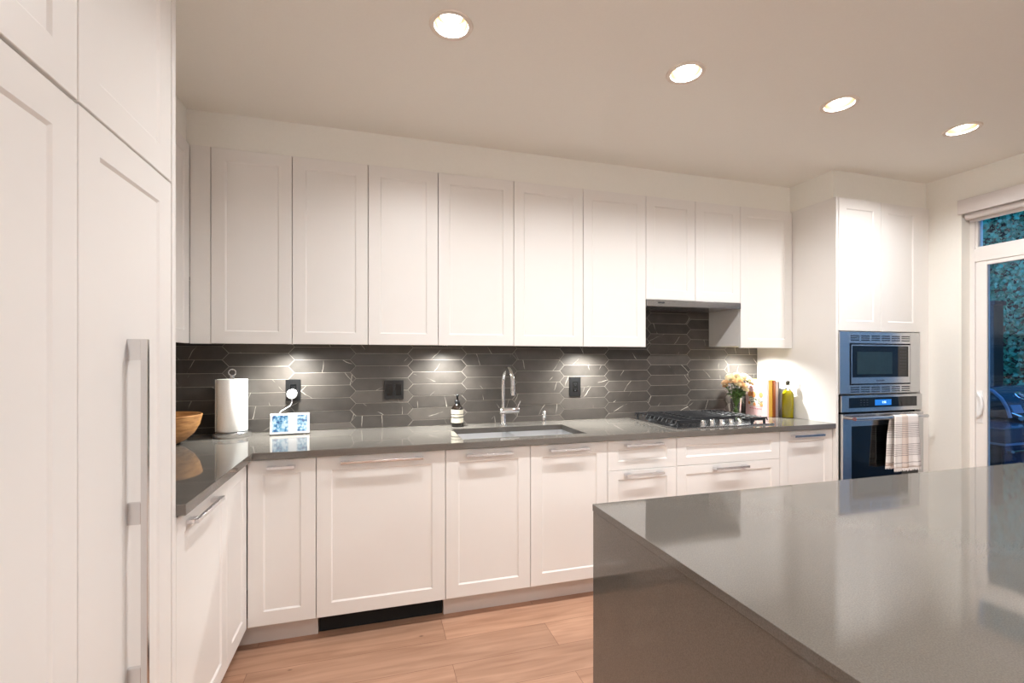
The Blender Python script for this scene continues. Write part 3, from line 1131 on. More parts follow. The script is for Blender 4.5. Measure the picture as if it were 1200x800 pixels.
m.box(3.497, 3.562, YD2 + 0.0012, YD2 + 0.003, 1.41, 1.424)
m.build('control_marks', M['print_grey'], dr)
text('KitchenAid', 0.016, (3.315, YD2 - 0.0006, 1.194), (R(90), 0, 0), M['print_dark'], dr, 'brand_mark')

# oven
t = thing('built_in_oven', 'stainless built-in wall oven below the microwave with a lit display', 'oven', (3.335, 2.6, 0.375))
OX0, OX1 = 2.961, 3.708
m = MB()
m.box(OX0 + 0.02, TX1 - 0.02, YC + 0.024, YT - 0.05, 0.378, 1.092)
m.build('body', M['void'], t)
YO = YC - 0.012
m = MB()
m.box(OX0, OX1, YO, YC + 0.022, 0.986, 1.096)
cp = m.build('control_panel', M['steel'], t, bevel=0.0015)
m = MB()
m.box(3.027, 3.656, YO - 0.0012, YO + 0.002, 1.013, 1.081)
m.build('panel_glass', M['bglass'], cp)
m = MB()
m.box(3.258, 3.409, YO - 0.002, YO, 1.026, 1.065)
m.build('display', M['oven_display'], cp)
text('1:16', 0.022, (3.340, YO - 0.0026, 1.046), (R(90), 0, 0), M['digits'], cp, 'display_digits')
m = MB()
for k in range(3):
    for r_ in range(3):
        m.box(3.125 + k * 0.028, 3.139 + k * 0.028, YO - 0.0018, YO, 1.030 + r_ * 0.016, 1.033 + r_ * 0.016)
m.build('control_marks', M['print_grey'], cp)
m = MB()
for k in range(3):
    for r_ in range(4):
        m.box(3.56 + k * 0.024, 3.566 + k * 0.024, YO - 0.0018, YO, 1.024 + r_ * 0.014, 1.029 + r_ * 0.014)
m.build('control_marks', M['print_grey'], cp)
m = MB()
gx0, gx1, gz0, gz1 = 3.036, 3.655, 0.44, 0.893
YDR = YC - 0.022
m.box(OX0, gx0, YDR, YC + 0.018, 0.382, 0.974)
m.box(gx1, OX1, YDR, YC + 0.018, 0.382, 0.974)
m.box(gx0, gx1, YDR, YC + 0.018, gz1, 0.974)
m.box(gx0, gx1, YDR, YC + 0.018, 0.382, gz0)
od = m.build('door', M['steel'], t, bevel=0.001)
m = MB()
m.box(gx0 + 0.0005, gx1 - 0.0005, YDR + 0.0015, YC + 0.016, gz0 + 0.0005, gz1 - 0.0005)
m.build('door_glass', M['bglass'], od)
HY, HZ_ = YDR - 0.055, 0.950
m = MB()
m.cyl((2.992, HY, HZ_), (3.655, HY, HZ_), 0.0125, n=24)
for hx in (3.005, 3.642):
    m.cyl((hx, HY, HZ_), (hx, YDR, HZ_), 0.010, n=18)
hd = m.build('handle', M['steel'], od, smooth=True)
m = MB()
m.lathe([(0.0075, 0.0), (0.0075, -0.0015), (0.0105, -0.0015), (0.0105, 0.0)], (2.992, HY, HZ_), 24, axis='x', cap0=False, cap1=False)
m.build('medallion', M['red'], od, smooth=True)

# dish towel folded over the oven handle
def towel():
    t = thing('dish_towel', 'cream dish towel with dark stripes and a fringe hanging on the oven handle', 'towel', (3.43, HY, HZ_ - 0.38))
    x0, x1 = 3.325, 3.545
    r = 0.0155
    prof = []
    back, front = 0.33, 0.338
    for k in range(13):
        prof.append((r, -back + back * k / 12))
    for k in range(1, 9):
        a = math.pi * k / 9
        prof.append((r * math.cos(a), r * math.sin(a)))
    for k in range(25):
        prof.append((-r, -front * k / 24))
    # arc length
    s = [0.0]
    for a, b_ in zip(prof, prof[1:]):
        s.append(s[-1] + math.hypot(b_[0] - a[0], b_[1] - a[1]))
    nx = 26
    B = bmesh.new()
    uvl = B.loops.layers.uv.new('UVMap')
    V = []
    for j, (dy, dz) in enumerate(prof):
        row = []
        for i in range(nx + 1):
            u = i / nx
            hang = max(0.0, -dz) / front
            fold = 0.010 * hang * (math.sin(u * 9.0 + 0.6) + 0.5 * math.sin(u * 21.0 + 2))
            side = -1 if dy < 0 else 1
            spread = (u - 0.5) * 0.035 * hang * (1 if side < 0 else 0.6)
            shift = -0.014 if side > 0 and hang > 0 else 0.0
            yy = HY + dy + side * (abs(fold) * 0.9)
            if side > 0:
                yy = HY + dy + min(abs(fold), 0.012)
            row.append(B.verts.new((x0 + (x1 - x0) * u + spread + shift * min(1, hang * 3), yy, HZ_ + dz)))
        V.append(row)
    for j in range(len(prof) - 1):
        for i in range(nx):
            f = B.faces.new((V[j][i], V[j][i + 1], V[j + 1][i + 1], V[j + 1][i]))
            for lp, (ii, jj) in zip(f.loops, ((i, j), (i + 1, j), (i + 1, j + 1), (i, j + 1))):
                if jj >= 16:
                    v = (s[jj] - s[16]) / (s[-1] - s[16])
                else:
                    v = (s[16] - s[jj]) / (s[-1] - s[16])
                lp[uvl].uv = (ii / nx, v)
    ends = []
    for row in (V[-1], V[0]):
        ends.append([v.co.copy() for v in row])
    bmesh.ops.recalc_face_normals(B, faces=list(B.faces))
    m = MB()
    m.bm.free()
    m.bm = B
    o = m.build('cloth', M['towel'], t, smooth=True, angle=80)
    so = o.modifiers.new('thickness', 'SOLIDIFY')
    so.thickness = 0.004
    so.offset = 0
    for row in ends:
        m = MB()
        for i in range(len(row) - 1):
            for q in (0.1, 0.5, 0.9):
                p = row[i].lerp(row[i + 1], q)
                e = p + Vector((random.uniform(-0.003, 0.003), random.uniform(-0.002, 0.002), -random.uniform(0.016, 0.024)))
                m.tube([p + Vector((0, 0, 0.002)), p.lerp(e, 0.5) + Vector((random.uniform(-.001, .001), 0, 0)), e], [0.0022, 0.002, 0.0012], 5)
        m.build('fringe', M['fringe'], t)


towel()

# ------------------------------------------------------------------ range hood
t = thing('range_hood', 'slim stainless steel range hood under the short wall cabinet', 'range hood', (2.09, 2.85, 1.68))
m = MB()
m.box(1.7155, 2.4655, YU - 0.008, YU + 0.016, 1.689, 1.7325)
v = m.build('visor', M['steel'], t, bevel=0.002)
m = MB()
m.box(1.80, 1.848, YU - 0.0088, YU - 0.006, 1.708, 1.718)
m.build('control_strip', M['print_grey'], v)
m = MB()
m.box(1.7155, 2.4655, YU + 0.0165, YT - 0.002, 1.696, 1.7325)
m.build('body', M['steel'], t)
for fx in (1.75, 2.10):
    m = MB()
    for k in range(9):
        m.box(fx, fx + 0.33, YU + 0.05 + k * 0.027, YU + 0.068 + k * 0.027, 1.690, 1.696)
    m.box(fx - 0.004, fx + 0.334, YU + 0.042, YU + 0.05, 1.690, 1.696)
    m.box(fx - 0.004, fx + 0.334, YU + 0.284, YU + 0.292, 1.690, 1.696)
    m.build('filter', M['nickel'], t)

# ------------------------------------------------------------------ sink, faucet, soap tap
t = thing('kitchen_sink', 'undermount stainless double-bowl sink set into the worktop', 'sink', (0.81, 2.645, 0.70))
ZR = ZW - 0.034


def bowl(x0, x1, y0, y1, z1, depth, rad=0.03):
    B = bmesh.new()
    n = 6

    def rr(inset, z, r):
        pts = []
        for cx, cy, a0 in ((x1 - inset - r, y1 - inset - r, 0), (x0 + inset + r, y1 - inset - r, 90), (x0 + inset + r, y0 + inset + r, 180), (x1 - inset - r, y0 + inset + r, 270)):
            for k in range(n + 1):
                a = R(a0 + 90 * k / n)
                pts.append(B.verts.new((cx + r * math.cos(a), cy + r * math.sin(a), z)))
        return pts
    rings = [rr(-0.012, z1, rad + 0.012), rr(0, z1, rad), rr(0.004, z1 - depth + 0.03, rad), rr(0.014, z1 - depth + 0.008, rad), rr(0.034, z1 - depth, rad)]
    for a, b_ in zip(rings, rings[1:]):
        for k in range(len(a)):
            B.faces.new((a[k], a[(k + 1) % len(a)], b_[(k + 1) % len(a)], b_[k]))
    B.faces.new(rings[-1])
    bmesh.ops.recalc_face_normals(B, faces=list(B.faces))
    bmesh.ops.reverse_faces(B, faces=list(B.faces))
    return B


for bx0, bx1 in ((SX0 - 0.003, 0.790), (0.812, SX1 + 0.003)):
    m = MB()
    m.bm.free()
    m.bm = bowl(bx0, bx1, SY0 - 0.003, SY1 + 0.003, ZR, 0.19)
    o = m.build('bowl', M['sink'], t, smooth=True, angle=40)
    so = o.modifiers.new('thickness', 'SOLIDIFY')
    so.thickness = 0.0012
    so.offset = -1
    m = MB()
    cx = (bx0 + bx1) / 2
    m.lathe([(0.0, 0.001), (0.028, 0.001), (0.030, 0.004), (0.042, 0.004), (0.044, 0.0005)], (cx, 2.69, ZR - 0.19), 28)
    m.build('drain', M['chrome'], o, smooth=True)

FX, FY = 0.797, 2.905
t = thing('kitchen_faucet', 'tall chrome gooseneck faucet behind the sink', 'faucet', (FX, FY, ZW))
m = MB()
m.lathe([(0.026, 0.0), (0.026, 0.004), (0.021, 0.008), (0.0185, 0.014), (0.0185, 0.075)], (FX, FY, ZW), 28)
m.build('base', M['chrome'], t, smooth=True)
m = MB()
m.lathe([(0.0, -0.024), (0.018, -0.024), (0.021, -0.020), (0.021, 0.100), (0.019, 0.104), (0.0, 0.104)], (FX, FY, ZW + 0.094), 28, axis='x')
b = m.build('valve_body', M['chrome'], t, smooth=True)
m = MB()
m.tube([(FX + 0.098, FY, ZW + 0.108), (FX + 0.106, FY, ZW + 0.128), (FX + 0.116, FY - 0.004, ZW + 0.152)], [0.0055, 0.0045, 0.004], 12)
m.build('lever', M['chrome'], b, smooth=True)
pts = [(FX, FY, ZW + 0.105), (FX, FY, ZW + 0.20), (FX, FY, ZW + 0.262)]
rad = 0.098
for k in range(1, 13):
    a = math.pi * k / 12 * 0.97
    pts.append((FX + 0.008 * k / 12, FY - rad + rad * math.cos(a), ZW + 0.27 + rad * math.sin(a)))
pts.append((FX + 0.0085, FY - 2 * rad + 0.003, ZW + 0.255))
m = MB()
m.tube(pts, 0.0125, 20)
m.build('spout', M['chrome'], t, smooth=True)
m = MB()
m.tube([(FX + 0.0085, FY - 2 * rad + 0.003, ZW + 0.262), (FX + 0.0088, FY - 2 * rad + 0.004, ZW + 0.24), (FX + 0.0095, FY - 2 * rad + 0.007, ZW + 0.207)], [0.0145, 0.0152, 0.0155], 20)
m.build('spray_head', M['chrome'], t, smooth=True)

t = thing('air_gap_cap', 'small chrome cylinder fitting on the worktop right of the faucet', 'sink fitting', (1.092, 2.945, ZW))
m = MB()
m.lathe([(0.019, 0.0), (0.019, 0.004), (0.0135, 0.006), (0.0135, 0.064), (0.011, 0.068)], (1.092, 2.945, ZW), 24)
m.build('body', M['chrome'], t, smooth=True)
m = MB()
m.lathe([(0.0, 0.066), (0.0125, 0.066), (0.0145, 0.069), (0.0145, 0.074), (0.012, 0.077), (0.0, 0.078)], (1.092, 2.945, ZW), 24)
m.build('cap', M['chrome'], t, smooth=True)

# ------------------------------------------------------------------ gas cooktop
CX0, CX1, CY0, CY1 = 1.752, 2.500, 2.432, 2.962
t = thing('gas_cooktop', 'five-burner stainless gas cooktop with black cast-iron grates under the hood', 'cooktop', (2.126, 2.70, ZW))
m = MB()
m.rbox(CX0, CX1, CY0, CY1, ZW, ZW + 0.009, 0.004)
m.build('tray', M['steel'], t)
for bx, by, br in ((1.86, 2.83, 0.045), (1.86, 2.58, 0.036), (2.165, 2.74, 0.056), (2.415, 2.83, 0.045), (2.415, 2.58, 0.036)):
    m = MB()
    m.lathe([(br + 0.012, 0.009), (br + 0.010, 0.014), (br, 0.016), (br, 0.026), (br * 0.9, 0.03), (0, 0.031)], (bx, by, ZW), 28)
    m.build('burner', M['iron'], t, smooth=True)
KX = (2.022, 2.094, 2.166, 2.240, 2.312)
kb = None
for kx in KX:
    if kb is None:
        m = MB()
        m.lathe([(0.023, 0.009), (0.023, 0.013), (0.018, 0.015), (0.0165, 0.032), (0.0145, 0.035), (0.0, 0.035)], (kx, 2.53, ZW), 26)
        m.box(kx - 0.004, kx + 0.004, 2.53 - 0.0165, 2.53 + 0.0165, ZW + 0.034, ZW + 0.041)
        kb = m.build('knob', M['chrome'], t, smooth=True)
    else:
        c = kb.copy()
        COL.objects.link(c)
        c.location.x += kx - KX[0]


def grate(x0, x1, y0, y1, left_feet, right_feet):
    m = MB()
    zt, zb = ZW + 0.047, ZW + 0.036
    w = 0.011
    # rim
    m.box(x0, x1, y0, y0 + w, zb, zt)
    m.box(x0, x1, y1 - w, y1, zb, zt)
    for xx in (x0 + 0.03, x1 - 0.03 - w):
        m.box(xx, xx + w, y0 + w, y1 - w, zb + 0.001, zt - 0.001)
    n = max(4, round((y1 - y0) / 0.050))
    for k in range(n + 1):
        yy = y0 + (y1 - y0 - w) * k / n
        if 0 < k < n:
            m.box(x0 + 0.004, x1 - 0.004, yy, yy + 0.008, zb + 0.002, zt)
        for flag, sx, dx in ((left_feet, x0 + 0.004, -0.012), (right_feet, x1 - 0.004, 0.012)):
            if flag:     # fingers bending down past the rim
                a, b_ = (sx + dx, sx) if dx < 0 else (sx, sx + dx)
                m.poly([(sx, yy, zt), (sx, yy + 0.008, zt), (sx + dx, yy + 0.008, zb - 0.010), (sx + dx, yy, zb - 0.010), (sx, yy, zb), (sx, yy + 0.008, zb), (sx + dx * 0.3, yy + 0.008, zb - 0.010), (sx + dx * 0.3, yy, zb - 0.010)],
                       [(0, 1, 2, 3), (0, 3, 7, 4), (1, 5, 6, 2), (3, 2, 6, 7), (4, 7, 6, 5), (0, 4, 5, 1)])
    # feet
    for xx in (x0 + 0.012, x1 - 0.024):
        for yy in (y0 + 0.002, y1 - 0.014):
            m.box(xx, xx + 0.012, yy, yy + 0.012, ZW + 0.009, zb + 0.001)
    # front skirt dips toward its ends
    m.box(x0 + 0.02, x1 - 0.02, y0 - 0.002, y0 + 0.008, zb - 0.010, zb + 0.002)
    bmesh.ops.recalc_face_normals(m.bm, faces=list(m.bm.faces))
    return m.build('grate', M['iron'], t, bevel=0.001)


grate(1.782, 1.962, 2.468, 2.945, True, False)
grate(1.966, 2.338, 2.585, 2.945, False, False)
grate(2.342, 2.476, 2.468, 2.945, False, True)

# ------------------------------------------------------------------ outlets
def plate(x0, x1, z0, z1, label, kind):
    t = thing('wall_plate', label, 'outlet' if kind == 'duplex' else 'wall plate', ((x0 + x1) / 2, YT, z0), 'black wall plates on the backsplash')
    m = MB()
    m.rbox(x0, x1, YT - 0.006, YT, z0, z1, 0.002)
    m.build('cover', M['black'], t)
    cx, cz = (x0 + x1) / 2, (z0 + z1) / 2
    if kind == 'duplex':
        m = MB()
        m.rbox(cx - 0.017, cx + 0.017, YT - 0.0085, YT - 0.005, cz - 0.034, cz + 0.034, 0.001)
        d = m.build('receptacle', M['bglass'], t)
        m = MB()
        for s in (-1, 1):
            m.box(cx - 0.008, cx - 0.006, YT - 0.0089, YT - 0.008, cz + s * 0.018 - 0.002, cz + s * 0.018 + 0.007)
            m.box(cx + 0.005, cx + 0.007, YT - 0.0089, YT - 0.008, cz + s * 0.018 - 0.001, cz + s * 0.018 + 0.006)
            m.cyl((cx, YT - 0.0089, cz + s * 0.018 - 0.009), (cx, YT - 0.008, cz + s * 0.018 - 0.009), 0.0026, n=10)
        m.build('slots', M['print_grey'], d)
    else:
        for s in (-1, 1):
            m = MB()
            m.rbox(cx + s * 0.026 - 0.017, cx + s * 0.026 + 0.017, YT - 0.0085, YT - 0.005, cz - 0.034, cz + 0.034, 0.001)
            m.build('rocker', M['bglass'], t)
    return t


plate(-0.500, -0.418, 1.093, 1.220, 'black outlet plate with the white charger plugged in', 'duplex')
plate(0.061, 0.178, 1.090, 1.208, 'wide black two-gang plate between the display and the soap bottle', 'rocker')
plate(1.307, 1.392, 1.080, 1.214, 'black outlet plate right of the faucet', 'duplex')

# charger and its cord to the smart display
t = thing('power_adapter', 'round white power adapter and cord plugged into the black outlet', 'charger', (-0.462, YT, 1.13))
m = MB()
m.lathe([(0.0, 0.0), (0.026, 0.0), (0.0285, 0.004), (0.0285, 0.022), (0.025, 0.027), (0.0, 0.028)], (-0.462, YT - 0.0085 - 0.0285, 1.135), 28, axis='y')
m.build('plug', M['whiteplastic'], t, smooth=True)
m = MB()
m.tube([(-0.462, YT - 0.026, 1.108), (-0.463, YT - 0.026, 1.085), (-0.472, YT - 0.027, 1.066), (-0.495, YT - 0.034, 1.052), (-0.515, YT - 0.045, 1.04), (-0.527, YT - 0.055, 1.02), (-0.523, YT - 0.060, 0.99), (-0.505, YT - 0.064, 0.965)], 0.0028, 10)
m.build('cord', M['whiteplastic'], t, smooth=True)

# smart display, tilted back
t = thing('smart_display', 'white smart display with a lit blue screen below the outlet', 'smart display', (-0.455, 2.885, ZW))
m = MB()
TT = Matrix.Translation((-0.455, 2.872, ZW + 0.006)) @ Matrix.Rotation(R(4), 4, 'Z') @ Matrix.Rotation(R(-10), 4, 'X')
m = MB(TT)
m.rbox(-0.102, 0.102, 0.0, 0.014, 0.0, 0.116, 0.006, 3)
bd = m.build('front_frame', M['whiteplastic'], t, smooth=True)
m = MB(TT)
vs = m.poly([(-0.089, -0.0008, 0.013), (0.089, -0.0008, 0.013), (0.089, -0.0008, 0.105), (-0.089, -0.0008, 0.105), (-0.089, 0.003, 0.013), (0.089, 0.003, 0.013), (0.089, 0.003, 0.105), (-0.089, 0.003, 0.105)],
            [(0, 1, 2, 3), (7, 6, 5, 4), (4, 5, 1, 0), (5, 6, 2, 1), (6, 7, 3, 2), (7, 4, 0, 3)])
uvl = m.bm.loops.layers.uv.new('UVMap')
m.bm.faces.ensure_lookup_table()
for lp, uv in zip(m.bm.faces[0].loops, ((0, 0), (1, 0), (1, 1), (0, 1))):
    lp[uvl].uv = uv
m.build('screen', M['screen'], t)
m = MB()
B = bmesh.new()
prof = [(2.878, ZW), (2.945, ZW), (2.955, ZW + 0.02), (2.935, ZW + 0.07), (2.905, ZW + 0.092), (2.893, ZW + 0.05), (2.886, ZW + 0.012)]
a = [B.verts.new((-0.53, y, z)) for y, z in prof]
b_ = [B.verts.new((-0.385, y, z)) for y, z in prof]
B.faces.new(a)
B.faces.new(list(reversed(b_)))
for k in range(len(prof)):
    k2 = (k + 1) % len(prof)
    B.faces.new((a[k2], a[k], b_[k], b_[k2]))
bmesh.ops.recalc_face_normals(B, faces=list(B.faces))
m.bm.free()
m.bm = B
m.build('speaker_base', M['print_grey'], t, bevel=0.004)

# ------------------------------------------------------------------ paper towels, wooden bowl
px, py = -0.752, 2.915
t = thing('paper_towel_holder', 'brushed steel paper towel stand in the worktop corner', 'paper towel holder', (px, py, ZW))
m = MB()
m.lathe([(0.0, 0.0), (0.094, 0.0), (0.096, 0.003), (0.096, 0.024), (0.092, 0.028), (0.0, 0.029)], (px, py, ZW), 44)
m.build('base', M['steel'], t, smooth=True)
m = MB()
m.lathe([(0.006, 0.028), (0.006, 0.322), (0.012, 0.325), (0.012, 0.336), (0.0, 0.338)], (px, py, ZW), 18)
m.build('rod', M['chrome'], t, smooth=True)
m = MB()
m.tube([(px + 0.0175 * math.sin(a), py, ZW + 0.348 - 0.0175 * math.cos(a) + 0.004) for a in [2 * math.pi * k / 24 for k in range(25)]], 0.0035, 10)
m.build('ring', M['chrome'], t, smooth=True)
m = MB()
m.lathe([(0.02, 0.030), (0.074, 0.030), (0.0755, 0.033), (0.0755, 0.312), (0.074, 0.315), (0.02, 0.315), (0.02, 0.030)], (px, py, ZW), 48, cap0=False, cap1=False)
m.box(px - 0.0755, px - 0.0740, py - 0.03, py + 0.004, ZW + 0.031, ZW + 0.314)
o = m.build('paper_towel_roll', M['paper'], smooth=True)
tag(o, 'white roll of paper towels on the steel stand', 'paper towels')

wx, wy = -1.005, 2.70
m = MB()
prof = [(0.0, 0.0), (0.055, 0.0), (0.062, 0.004), (0.10, 0.022), (0.135, 0.055), (0.158, 0.098), (0.168, 0.142), (0.1695, 0.147), (0.166, 0.150), (0.161, 0.147), (0.151, 0.10), (0.128, 0.062), (0.095, 0.032), (0.05, 0.014), (0.0, 0.011)]
m.lathe(prof, (0, 0, 0), 56)
o = m.build('wooden_bowl', M['bowl'], smooth=True, angle=60)
o.location = (wx, wy, ZW)
tag(o, 'round turned wooden bowl on the corner worktop beside the fridge panel', 'bowl')

# ------------------------------------------------------------------ soap bottle
sx, sy = 0.505, 2.935
t = thing('soap_bottle', 'brown pump bottle with a cream label on the worktop by the sink', 'soap bottle', (sx, sy, ZW))
m = MB()
m.lathe([(0.0, 0.0), (0.036, 0.0), (0.0385, 0.004), (0.0385, 0.108), (0.036, 0.118), (0.018, 0.140), (0.0135, 0.144), (0.0135, 0.152), (0, 0.152)], (sx, sy, ZW), 36)
m.build('bottle', M['amber'], t, smooth=True, angle=50)
m = MB()
m.lathe([(0.0388, 0.026), (0.0389, 0.026), (0.0389, 0.108), (0.0388, 0.108)], (sx, sy, ZW), 36, cap0=False, cap1=False)
lb_ = m.build('paper_label', M['cream'], t, smooth=True)
m = MB()
for z0, z1 in ((0.0765, 0.0805), (0.0575, 0.0635)):
    m.lathe([(0.0388, z0), (0.0392, z0), (0.0392, z1), (0.0388, z1)], (sx, sy, ZW), 36, cap0=False, cap1=False)
m.build('label_bands', M['labelblack'], lb_, smooth=True)
m = MB()
m.lathe([(0.0165, 0.144), (0.0165, 0.162), (0.011, 0.167), (0.006, 0.169), (0.006, 0.186), (0.0095, 0.188), (0.0095, 0.200), (0.007, 0.203), (0, 0.203)], (sx, sy, ZW), 26)
m.tube([(sx, sy, ZW + 0.194), (sx - 0.006, sy - 0.018, ZW + 0.195), (sx - 0.010, sy - 0.032, ZW + 0.190)], [0.006, 0.005, 0.004], 12)
m.build('pump', M['black'], t, smooth=True, angle=50)

# ------------------------------------------------------------------ oil bottle, books, flowers
ox, oy = 2.878, 2.685
t = thing('oil_bottle', 'glass bottle of golden olive oil with a pourer beside the cookbooks', 'oil bottle', (ox, oy, ZW))
m = MB()
m.lathe([(0.0, 0.0), (0.034, 0.0), (0.038, 0.004), (0.038, 0.160), (0.036, 0.176), (0.028, 0.192), (0.017, 0.203), (0.0125, 0.214), (0.0125, 0.236), (0.015, 0.238), (0.015, 0.246), (0.0115, 0.246), (0.0115, 0.216), (0.016, 0.204), (0.0, 0.2)], (ox, oy, ZW), 36)
m.build('glass', M['clear'], t, smooth=True, angle=50)
m = MB()
m.lathe([(0.0, 0.003), (0.034, 0.003), (0.0372, 0.006), (0.0372, 0.160), (0.0352, 0.175), (0.027, 0.191), (0.018, 0.198), (0, 0.198)], (ox, oy, ZW), 36)
m.build('oil', M['oil'], t, smooth=True, angle=50)
m = MB()
m.lathe([(0.010, 0.236), (0.0135, 0.247), (0.0145, 0.262), (0.010, 0.268), (0, 0.268)], (ox, oy, ZW), 22)
pr = m.build('stopper', M['cork'], t, smooth=True)
m = MB()
m.tube([(ox, oy, ZW + 0.266), (ox, oy, ZW + 0.295), (ox - 0.003, oy, ZW + 0.316)], [0.0045, 0.0035, 0.0028], 12)
m.build('spout', M['chrome'], pr, smooth=True)


def book(x0, x1, y0, y1, h, mat, label):
    """Upright, spine toward the room (-y), front cover toward -x."""
    t = thing('cookbook', label, 'book', ((x0 + x1) / 2, (y0 + y1) / 2, ZW), 'cookbooks beside the oven tower')
    c = 0.0022
    m = MB()
    m.rbox(x0, x0 + c, y0 + 0.002, y1, ZW, ZW + h, 0.0005, 1)
    m.rbox(x1 - c, x1, y0 + 0.002, y1, ZW, ZW + h, 0.0005, 1)
    m.rbox(x0, x1, y0, y0 + c + 0.001, ZW, ZW + h, 0.0009, 2)
    cv = m.build('cover', mat, t)
    m = MB()
    m.box(x0 + c, x1 - c, y0 + c + 0.001, y1 - 0.004, ZW + 0.003, ZW + h - 0.003)
    m.build('pages', M['pages'], t)
    return t, cv


BY0, BY1 = 2.762, 2.968
t, cv = book(2.768, 2.784, BY0, BY1, 0.268, M['pink'], 'pink cookbook with orange fruit and leaves on its front cover')
RX = (R(90), 0, R(-90))
text('Cook', 0.052, (2.7674, (BY0 + BY1) / 2 + 0.004, ZW + 0.226), RX, M['pinkprint'], cv, 'cover_title')
m = MB()
m.box(2.7676, 2.7685, BY0 + 0.035, BY1 - 0.035, ZW + 0.072, ZW + 0.180)
pic = m.build('cover_picture', M['cream'], cv)
for fy, fz, fr in ((2.925, 0.160, 0.021), (2.889, 0.158, 0.024), (2.818, 0.158, 0.020), (2.93, 0.092, 0.012), (2.88, 0.084, 0.014), (2.815, 0.086, 0.015)):
    m = MB()
    m.lathe([(0.0, -0.0008), (fr * 0.9, -0.0008), (fr, 0.0)], (2.7675, fy, ZW + fz), 20, axis='x')
    m.build('fruit_print', M['orange'], cv)
m = MB()
for k in range(16):
    ly, lz = random.uniform(2.81, 2.925), random.uniform(0.088, 0.142)
    a = random.uniform(0, math.pi)
    l, w = 0.015, 0.004
    ca, sa = math.cos(a), math.sin(a)
    p = [(l * ca, l * sa), (-w * sa, w * ca), (-l * ca, -l * sa), (w * sa, -w * ca)]
    m.poly([(2.7672, ly + q[0], ZW + lz + q[1]) for q in p] + [(2.7676, ly + q[0], ZW + lz + q[1]) for q in p], [(3, 2, 1, 0), (4, 5, 6, 7), (0, 1, 5, 4), (1, 2, 6, 5), (2, 3, 7, 6), (3, 0, 4, 7)])
m.build('leaf_print', M['leafprint'], cv)
m = MB()
for k in range(7):
    m.box(2.7672, 2.768, 2.812 + k * 0.017, 2.824 + k * 0.017, ZW + 0.050, ZW + 0.056)
m.build('subtitle_print', M['pinkprint'], cv)
book(2.787, 2.822, BY0 + 0.004, BY1 - 0.01, 0.272, M['yellow'], 'thick cookbook with a yellow spine next to the pink one')
book(2.824, 2.846, BY0 - 0.002, BY1 - 0.006, 0.270, M['rust'], 'cookbook with a rust brown spine between the yellow and pale ones')
book(2.848, 2.874, BY0 + 0.002, BY1 - 0.004, 0.262, M['mauve'], 'cookbook with a pale pinkish spine next to the rust brown one')
book(2.876, 2.888, BY0 + 0.006, BY1 - 0.008, 0.260, M['darkbook'], 'thin charcoal book at the right end of the cookbooks')

vx, vy = 2.622, 2.905
t = thing('flower_vase', 'clear glass vase holding the flowers behind the cooktop', 'vase', (vx, vy, ZW))
m = MB()
m.lathe([(0.0, 0.0), (0.030, 0.0), (0.032, 0.004), (0.036, 0.08), (0.042, 0.135), (0.0435, 0.135), (0.0405, 0.134), (0.0335, 0.08), (0.029, 0.012), (0.0, 0.010)], (vx, vy, ZW), 32)
m.build('glass', M['clear'], t, smooth=True, angle=50)
m = MB()
m.lathe([(0.0, 0.011), (0.028, 0.012), (0.0325, 0.08), (0.0, 0.08)], (vx, vy, ZW), 28)
m.build('water', M['water'], t, smooth=True, angle=50)


def blossom_bm(rad, n=46):
    """A ruffled carnation-like head, petals laid out in turning rings."""
    B = bmesh.new()
    for k in range(n):
        u = (k + 0.5) / n
        tilt = math.acos(1 - 1.15 * u)
        az = k * 2.39996
        L = rad * (0.75 + 0.35 * u)
        w = rad * (0.42 + 0.2 * u)
        d = Vector((math.sin(tilt) * math.cos(az), math.sin(tilt) * math.sin(az), math.cos(tilt)))
        s = d.cross(Vector((0, 0, 1)))
        s = s.normalized() if s.length > 0.01 else Vector((1, 0, 0))
        nrm = s.cross(d)
        base = d * L * 0.25
        rows = []
        for j in range(4):
            q = j / 3
            ww = w * (0.3 + 0.7 * math.sin(q * 1.9))
            ruff = rad * 0.09 * (j == 3)
            row = []
            for i in range(5):
                e = (i - 2) / 2
                row.append(B.verts.new(base + d * L * 0.75 * q + s * ww * e + nrm * (rad * 0.22 * q * q - rad * 0.14 * e * e + ruff * (1 if i % 2 else -1))))
            rows.append(row)
        for a, b_ in zip(rows, rows[1:]):
            for i in range(4):
                B.faces.new((a[i], a[i + 1], b_[i + 1], b_[i]))
    return B


heads = {}


